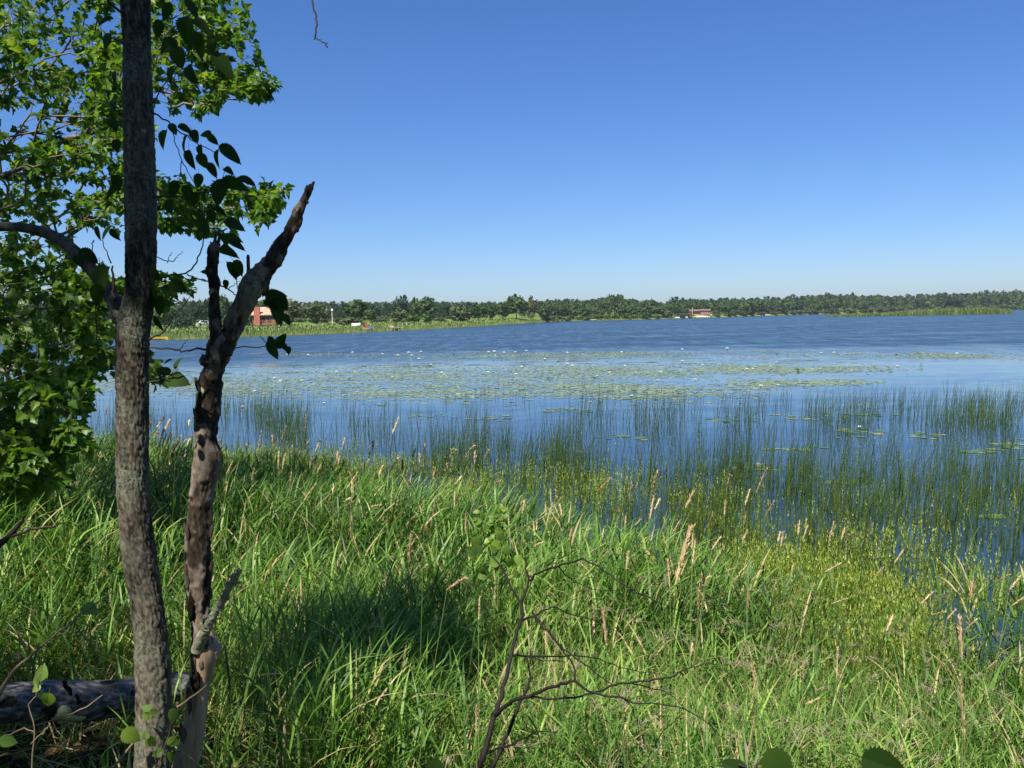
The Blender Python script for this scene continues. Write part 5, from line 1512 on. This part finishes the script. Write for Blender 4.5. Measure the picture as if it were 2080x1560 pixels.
for (cx, hw, cyy, hh, n) in BANDS:
    n = int(n * 3.0)
    px = cx + hw * np.clip(rng.normal(0, .55, n), -1.3, 1.3); py = cyy + hh * np.clip(rng.normal(0, .5, n), -1.2, 1.2)
    nz = fbm(np.stack([px / 90, py / 3.2], -1) + cx, 3)
    k_ = (nz > .47) | (rng.random(n) < .22)
    px, py = px[k_], py[k_]; n = len(px)
    b = hit(px, py); b[:, 2] = rng.uniform(.003, .008, n)
    up = rng.random(n) < .006
    X, Y, Z = flat_frame(n, .03)
    tl = np.where(up, rng.uniform(.15, .5, n), rng.uniform(0, .05, n))
    X = X * np.cos(tl)[:, None] + Z * np.sin(tl)[:, None]; Z = np.cross(X, Y)
    gl.add(*leaf_cloud(D, b + np.array([0, 0, .025]) * up[:, None], X, Y, Z, rng.uniform(.042, .085, n), np.clip(rng.normal(.55, .18, n) + .35 * (rng.random(n) < .03), 0, .99)))
tag(single("lily_pads", gl, LILY), kind="stuff")
FL = [(584, 721.5), (626, 722.4), (716, 717), (777, 720), (808, 723), (830, 717), (836, 723), (851, 729.6), (855, 716), (875, 742), (897, 758.5), (797, 767), (683.5, 757), (557, 769), (992, 716), (1003.7, 715), (1024, 717.5), (1047, 716.6), (1069, 713.5), (1059.6, 746), (991.6, 757.6), (1048, 761),
      (1263, 716), (1152, 717), (1106.7, 730), (1152, 740), (1162.5, 744), (1269.7, 744.7), (1213, 764.4), (1238, 757.4), (1335, 773.5), (1412.5, 771.6), (1427, 742), (1386, 734.8), (1385.6, 710.8), (1477, 709), (1199.5, 817.5), (1283, 805), (1668, 718), (1694, 717), (1944, 719), (1517, 751), (1529.6, 750), (1577, 737), (1822.6, 745), (1545, 785), (1580.6, 783), (1745.6, 869), (517, 796), (528, 820.6), (493, 827), (658, 820)]
WH = plain("white_petal", (.86, .86, .82), .45, .3, .03)
YC = plain("yellow_stamens", (.70, .48, .06), .6, .2, .1)
gpet = Geo()
for ring, (k_, e, L, w_) in enumerate([(9, .25, 1.0, .42), (8, .75, .9, .38), (6, 1.15, .75, .30)]):
    az = np.arange(k_) / k_ * 2 * np.pi + ring * .35
    gpet.add(*blades(k_, np.zeros((k_, 3)) + [0, 0, .08], az, e, L, w_, -.5, 3, np.full(k_, .5), prof=(.4, 1, .9, 0)))
ME_PETAL = mesh("petals", gpet, WH)
ME_STAM = mesh("stamens", Geo().tube([(0, 0, .05), (0, 0, .3), (0, 0, .42)], [.2, .24, .05], 8), YC)
# label each blossom by the band it floats in and its turn within it
def fl_zone(x, y):
    if y > 790:
        return "among rushes, "
    if y < 733:
        return "on outermost lily pad band, "
    return "on broad inner lily pad band, "
seen = {}
for (x, y) in sorted(FL, key=lambda q_: q_[0]):
    z = fl_zone(x, y); seen[z] = seen.get(z, 0) + 1
    b = hit(np.array(x), np.array(y + 1.0)); b[2] = .01
    o = thing("water_lily_flower", b, "white water lily blossom " + z + nth(seen[z]) + " from the snag side", "flower", "white water lily blossoms")
    s_ = 4.6 / F * b[1] * rng.uniform(.85, 1.15)
    s_ = min(max(s_, .06), .17)
    o.scale = (s_, s_, s_); o.rotation_euler[2] = rng.uniform(0, 6.28)
    for nm, me in (("petals", ME_PETAL), ("stamens", ME_STAM)):
        c = bpy.data.objects.new(nm, me); COL.objects.link(c); c.parent = o

# ------------------------------------------------------------------ tan seed heads of the tall grass
def cr(l, ox, oy, s_):
    return [(ox + a * s_, oy + b * s_, ox + c * s_, oy + d * s_, w_) for (a, b, c, d, w_) in [(q_ + (1,))[:5] for q_ in l]]
HEADS = cr([(365, 520, 388, 338), (505, 410, 535, 315), (460, 435, 458, 368), (650, 330, 655, 250), (1180, 360, 1215, 272, 1.3), (640, 450, 680, 398), (715, 465, 745, 400), (875, 455, 890, 392), (1370, 480, 1371, 420), (1298, 515, 1318, 458), (1060, 460, 1064, 395), (300, 490, 300, 425), (262, 590, 264, 485), (175, 560, 183, 482), (180, 600, 210, 535), (447, 600, 450, 500, 1.2), (490, 570, 495, 475), (515, 570, 535, 480), (570, 500, 571, 437), (575, 580, 600, 475, 1.9), (560, 680, 570, 600), (632, 555, 636, 510), (683, 570, 688, 515), (712, 540, 720, 500), (714, 630, 716, 550), (730, 590, 752, 540), (812, 600, 820, 470), (845, 540, 848, 475), (858, 550, 860, 490), (880, 570, 884, 515), (905, 690, 965, 600), (935, 720, 937, 640), (820, 720, 825, 670), (645, 760, 715, 665), (430, 770, 430, 725), (1175, 570, 1215, 505), (1240, 580, 1242, 520, 1.2), (1345, 535, 1343, 490), (1097, 620, 1118, 560), (1240, 690, 1268, 590), (1280, 680, 1280, 635), (1300, 625, 1365, 552), (1425, 635, 1437, 567), (1560, 665, 1595, 618), (1635, 475, 1672, 430), (1675, 540, 1680, 470), (1735, 510, 1757, 458), (1790, 665, 1830, 640), (1555, 800, 1556, 712), (1575, 780, 1615, 715), (930, 990, 935, 775, 1.5), (1412, 920, 1440, 740), (1620, 965, 1624, 840), (1370, 960, 1378, 930), (1278, 1140, 1298, 945, 1.6), (1965, 840, 1978, 760), (1510, 1300, 1615, 1230, 1.6), (890, 770, 920, 750), (1050, 800, 1105, 790), (330, 640, 345, 570), (120, 470, 128, 400), (1030, 540, 1045, 470), (1500, 600, 1510, 540)], 400, 760, .3365)
HEADS += cr([(466, 570, 450, 485), (490, 685, 475, 600), (212, 660, 230, 575), (740, 515, 828, 425, 1.3), (965, 575, 980, 455), (1115, 575, 1160, 380, 1.7), (1110, 705, 1138, 540, 1.2), (1145, 640, 1178, 568), (1360, 630, 1420, 510, 1.7), (875, 680, 887, 640), (932, 790, 940, 690), (1005, 750, 1040, 715), (1262, 815, 1325, 715), (1520, 765, 1558, 665, 1.2), (1635, 690, 1640, 578), (1780, 610, 1812, 505), (1770, 745, 1795, 645), (1650, 515, 1675, 395), (1858, 525, 1932, 350, 1.2), (1925, 685, 1977, 590), (1545, 925, 1612, 830), (1760, 870, 1795, 790), (540, 855, 560, 775), (1205, 970, 1222, 870), (1290, 1170, 1395, 770, 2.6), (1410, 1020, 1428, 850, 1.2), (1405, 910, 1412, 820), (1250, 1190, 1235, 1000, 1.4), (1230, 1110, 1250, 960), (945, 1060, 962, 940), (760, 990, 830, 925), (290, 900, 360, 868), (2010, 868, 2028, 800), (2030, 905, 2045, 805), (1450, 1345, 1475, 1110, 1.8), (1790, 1380, 1805, 1195, 1.2), (1640, 1080, 1695, 1055), (1500, 1130, 1530, 1115)], 1000, 850, .2885)
HEADS += cr([(440, 80, 448, 0), (475, 100, 500, 25), (635, 130, 665, 5), (715, 115, 735, 45), (740, 150, 763, 85), (880, 75, 915, 10), (1050, 260, 1108, 180), (610, 318, 705, 265), (935, 345, 970, 295), (395, 345, 408, 275), (120, 535, 128, 420), (655, 520, 745, 485), (1215, 520, 1300, 440), (1530, 510, 1550, 375, 1.9), (1695, 378, 1778, 335), (1780, 430, 1845, 350), (1795, 530, 1870, 480), (1385, 615, 1435, 560), (1290, 590, 1360, 570), (1480, 870, 1462, 590, 1.9), (1505, 680, 1570, 620), (1000, 690, 1035, 605, 1.4), (840, 755, 880, 725), (685, 1000, 692, 795, 1.1), (180, 1090, 140, 840, 1.4), (1495, 1380, 1465, 970, 1.5), (400, 975, 480, 905), (490, 1155, 570, 1120), (1640, 930, 1690, 885)], 1480, 1060, .3205)
HEADS += cr([(1035, 780, 1012, 550, 1.7), (225, 620, 232, 475), (652, 830, 650, 680), (210, 1350, 210, 1180, 1.3), (1655, 1330, 1662, 1180, 1.2), (1570, 850, 1580, 780), (1160, 300, 1172, 195)], 900, 1060, .3205)
HEADS += cr([(1190, 1200, 1195, 1130), (1240, 1210, 1300, 1115), (1310, 1220, 1340, 1150, 1.3), (1200, 1330, 1260, 1240), (1250, 1370, 1290, 1270), (1310, 1350, 1350, 1250), (1330, 1420, 1390, 1320), (1370, 1400, 1420, 1310), (1430, 1390, 1470, 1300), (1400, 1470, 1440, 1390), (1450, 1480, 1475, 1380), (1350, 1300, 1360, 1240), (1480, 1350, 1500, 1300), (1500, 1330, 1535, 1260), (840, 1100, 850, 1040), (660, 1310, 670, 1240), (710, 1300, 760, 1275), (1290, 1330, 1320, 1250), (1270, 1290, 1300, 1220), (1495, 1190, 1500, 1150), (1215, 1290, 1255, 1215), (1390, 1340, 1425, 1270)], 0, 560, .2564)
def rooted(px, py, H):
    """the point on the ray of a pixel that lies H above the ground or water under it"""
    d = np.arange(1.2, 24, .03)
    p = CAM + ray(px, py) * d[:, None]
    hgt = p[:, 2] - np.maximum(ground_z(p[:, 0], p[:, 1]), 0)
    return float(d[np.argmin(np.abs(hgt - H))])
def h_zone(x, y):
    if x < 400:
        return "in golden clump beside snag, "
    if y > 1150:
        return "over matted grass, "
    if x < 760:
        return "at grass edge past snag, "
    if y < 1000:
        return "before the dark rushes, "
    return "above yellow green weeds, "
seen = {}
for (bx, by, tx, ty, wd) in sorted(HEADS, key=lambda q_: q_[0]):
    H = rng.uniform(.80, 1.15)
    d = rooted(tx, ty, H)
    d = float(np.clip(d, 1.9, 14))
    tip, bot = P(tx, ty, d), P(bx, by, d * rng.uniform(.985, 1.015))
    L = np.linalg.norm(tip - bot)
    r_ = np.clip(wd * 2.1 / F * d, .0028, .014)
    gz = max(float(ground_z(np.array(bot[0]), np.array(bot[1]))), -.05)
    ax = (tip - bot) / L
    root = np.array([bot[0] - ax[0] * .25, bot[1] - ax[1] * .25, gz])
    z = h_zone(bx, by); seen[z] = seen.get(z, 0) + 1
    lean_px = abs(tx - bx) / max(1, abs(ty - by))
    look = ("thick " if wd > 1.55 else "") + ("drooping " if lean_px > 1 else "leaning " if lean_px > .42 else "upright ")
    o = thing("seed_stalk", root, look + "tan seed head " + z + nth(seen[z]) + " from the snag side", "seed head", "tan grass seed heads")
    k1 = root * .45 + bot * .55 + np.array([0, 0, .02])
    part("stem", Geo().tube([root, k1, bot, tip - ax * .02 * L], [.0016, .0014, .0012, .0008], 4, .5, False), G_STALK, o)
    g = Geo()
    m_ = int(np.clip(46 * wd, 30, 110))
    t = rng.random(m_) ** .9
    prof = np.sin(np.pi * np.clip(.10 + .86 * t, 0, 1)) ** .65
    u = np.cross(ax, [.3, 1, .2]); u /= np.linalg.norm(u); v = np.cross(ax, u)
    a = rng.uniform(0, 6.28, m_)
    ra = u * np.cos(a)[:, None] + v * np.sin(a)[:, None]
    p0 = bot + ax * (t * L * .97)[:, None] + ra * (r_ * prof * .35)[:, None]
    dr = ax * 1.0 + ra * rng.uniform(.1, .55, m_)[:, None] + rng.normal(0, .12, (m_, 3)); dr /= np.linalg.norm(dr, axis=1)[:, None]
    ln2 = np.maximum(r_ * 3.2, L * .10) * rng.uniform(.6, 1.2, m_)
    sd = np.cross(dr, ra); sd /= np.linalg.norm(sd, axis=1)[:, None]
    w2 = (r_ * .42)
    g.add(np.stack([p0, p0 + dr * (ln2 * .45)[:, None] + sd * w2, p0 + dr * ln2[:, None], p0 + dr * (ln2 * .45)[:, None] - sd * w2], 1).reshape(-1, 3), (np.array([[0, 1, 2], [0, 2, 3]])[None] + (np.arange(m_) * 4)[:, None, None]).reshape(-1, 3), np.repeat(np.clip(rng.normal(.5 if wd < 1.6 or bx % 2 < 1 else .3, .22, m_), 0, 1), 4))
    g.tube([bot, (bot + tip) / 2, tip], [r_ * .35, r_ * .5, r_ * .15], 5, .35)
    part("seed_head", g, G_HEAD, o)

# ------------------------------------------------------------------ broad-leaved weeds
def herb(name, label, lines, leaves, d, cat, sc_=1.0, mat=None):
    leaves = [(a, b, c * sc_, e) for a, b, c, e in leaves] + [(a + rng.uniform(-14, 14), b + rng.uniform(-10, 16), c * .55, e + rng.uniform(-80, 80)) for a, b, c, e in leaves]
    return sapling(name, label, lines, leaves, d, cat, me=[ME_YOUNG], twig_mat=G_STALK if mat is None else mat)
herb("leafy_weed", "broad pale green leaves of a weed behind the dead shrub's topmost twig", [[(1010, 1300, 5), (1012, 1200, 4), (1016, 1130, 3), (1025, 1108, 2)], [(1012, 1180, 3), (1040, 1150, 2)], [(1012, 1160, 3), (985, 1115, 2)]],
     [(1018, 1136, 46, 20), (1040, 1146, 40, 60), (1000, 1140, 30, 150), (968, 1104, 40, 60), (975, 1117, 36, 20), (1010, 1108, 34, 30), (1030, 1120, 30, 75), (985, 1165, 26, 100), (1050, 1168, 26, 40), (982, 1170, 30, 10)], 4.4, "weed", .74)
herb("leafy_weed", "dense leafy weed with small leaves at the grass edge above the dead shrub", [[(990, 1250, 5), (990, 1120, 4), (1000, 1060, 3), (1008, 1030, 2)], [(992, 1090, 3), (970, 1050, 2)], [(995, 1075, 3), (1022, 1045, 2)]],
     [(1006, 1030, 24, 280), (1018, 1034, 26, 0), (1000, 1046, 24, 180), (1012, 1052, 26, 40), (994, 1062, 24, 200), (1022, 1058, 24, 20), (1004, 1072, 26, 60), (985, 1076, 24, 160), (1015, 1078, 26, 10), (998, 1086, 26, 120), (970, 1060, 22, 180), (978, 1046, 24, 230), (1028, 1046, 22, 330), (990, 1098, 24, 150), (1016, 1092, 24, 60)], 5.4, "weed", .74)
herb("leafy_weed", "low weed with three clustered leaves in the grass beyond the shrub", [[(880, 1240, 4), (872, 1180, 3), (866, 1150, 2)]], [(862, 1150, 26, 200), (876, 1155, 30, 20), (864, 1166, 26, 120), (888, 1170, 30, 60), (850, 1158, 20, 170)], 4.6, "weed", .74)
g = sapling("rush_flower", "branched greenish flower head of a sedge over the rushes above the grass edge", [[(975, 1090, 3), (955, 1010, 2.6), (940, 975, 2.2), (922, 945, 2), (915, 910, 1.6)], [(940, 975, 1.6), (950, 940, 1.2), (946, 925, 1)], [(922, 945, 1.4), (912, 928, 1.2)], [(918, 930, 1.2), (926, 915, 1)]], [], 6.2, "sedge", twig_mat=G_STALK)
gs = Geo()
n = 70
c_ = np.array([(917, 918), (915, 935), (921, 945), (948, 928), (913, 926), (924, 917)])[rng.integers(0, 6, n)]
p = P(c_[:, 0] + rng.normal(0, 4, n), c_[:, 1] + rng.normal(0, 5, n), 6.2 + rng.normal(0, .02, n))
gs.add(*blades(n, p, rng.uniform(0, 6.28, n), rng.uniform(-.2, 1.2, n), rng.uniform(.010, .022, n), .007, .3, 2, rng.random(n)))
tag(part("flower_cluster", gs, foliage("sedge_flower", [(0, (.20, .20, .06)), (1, (.42, .32, .13))], .2), g), kind="stuff")

# leaves of low plants right under the camera
def near_plant(label, lines, leaves, d):
    t = sapling("low_plant", label, lines, [], d, "plant", twig_mat=B_TWIG)
    big_leaves(leaves, d, t, [ME_BROAD, ME_BROAD], .01, 12, face=1.3)
near_plant("largest dark leaf on a thick stalk poking up near the camera", [[(1700, 1820, 9), (1716, 1660, 8), (1730, 1578, 7), (1745, 1562, 6), (1762, 1554, 4)]], [(1798, 1556, 88, 4)], .80)
near_plant("pair of broad dusky leaves on a stalk beside the largest dark leaf", [[(1500, 1800, 9), (1510, 1640, 8), (1528, 1566, 7), (1548, 1545, 5)], [(1528, 1566, 6), (1500, 1552, 4)]], [(1584, 1566, 86, 55), (1490, 1560, 56, 210)], .80)
near_plant("single short upright dark leaf tip near the shrub's foot", [[(880, 1800, 6), (884, 1640, 5), (884, 1600, 4)]], [(882, 1580, 84, 262)], .80)

# ------------------------------------------------------------------ the summer air over the lake
m = NT("haze")
v = m.n("VolumePrincipled", {"Color": (.80, .88, 1.0), "Density": .00011, "Anisotropy": .2})
m.t.links.new(v.outputs[0], m.out.inputs["Volume"])
top = max((o.location.z + o.scale[2] * 1.15 for o in sc.objects if o.parent is None and o.type == 'EMPTY' and o.get("category")), default=40) + 6
tag(single("haze", Geo().box((-2950, -205, -2.2), (2950, 3250, max(top, 45))), m.m), kind="stuff")
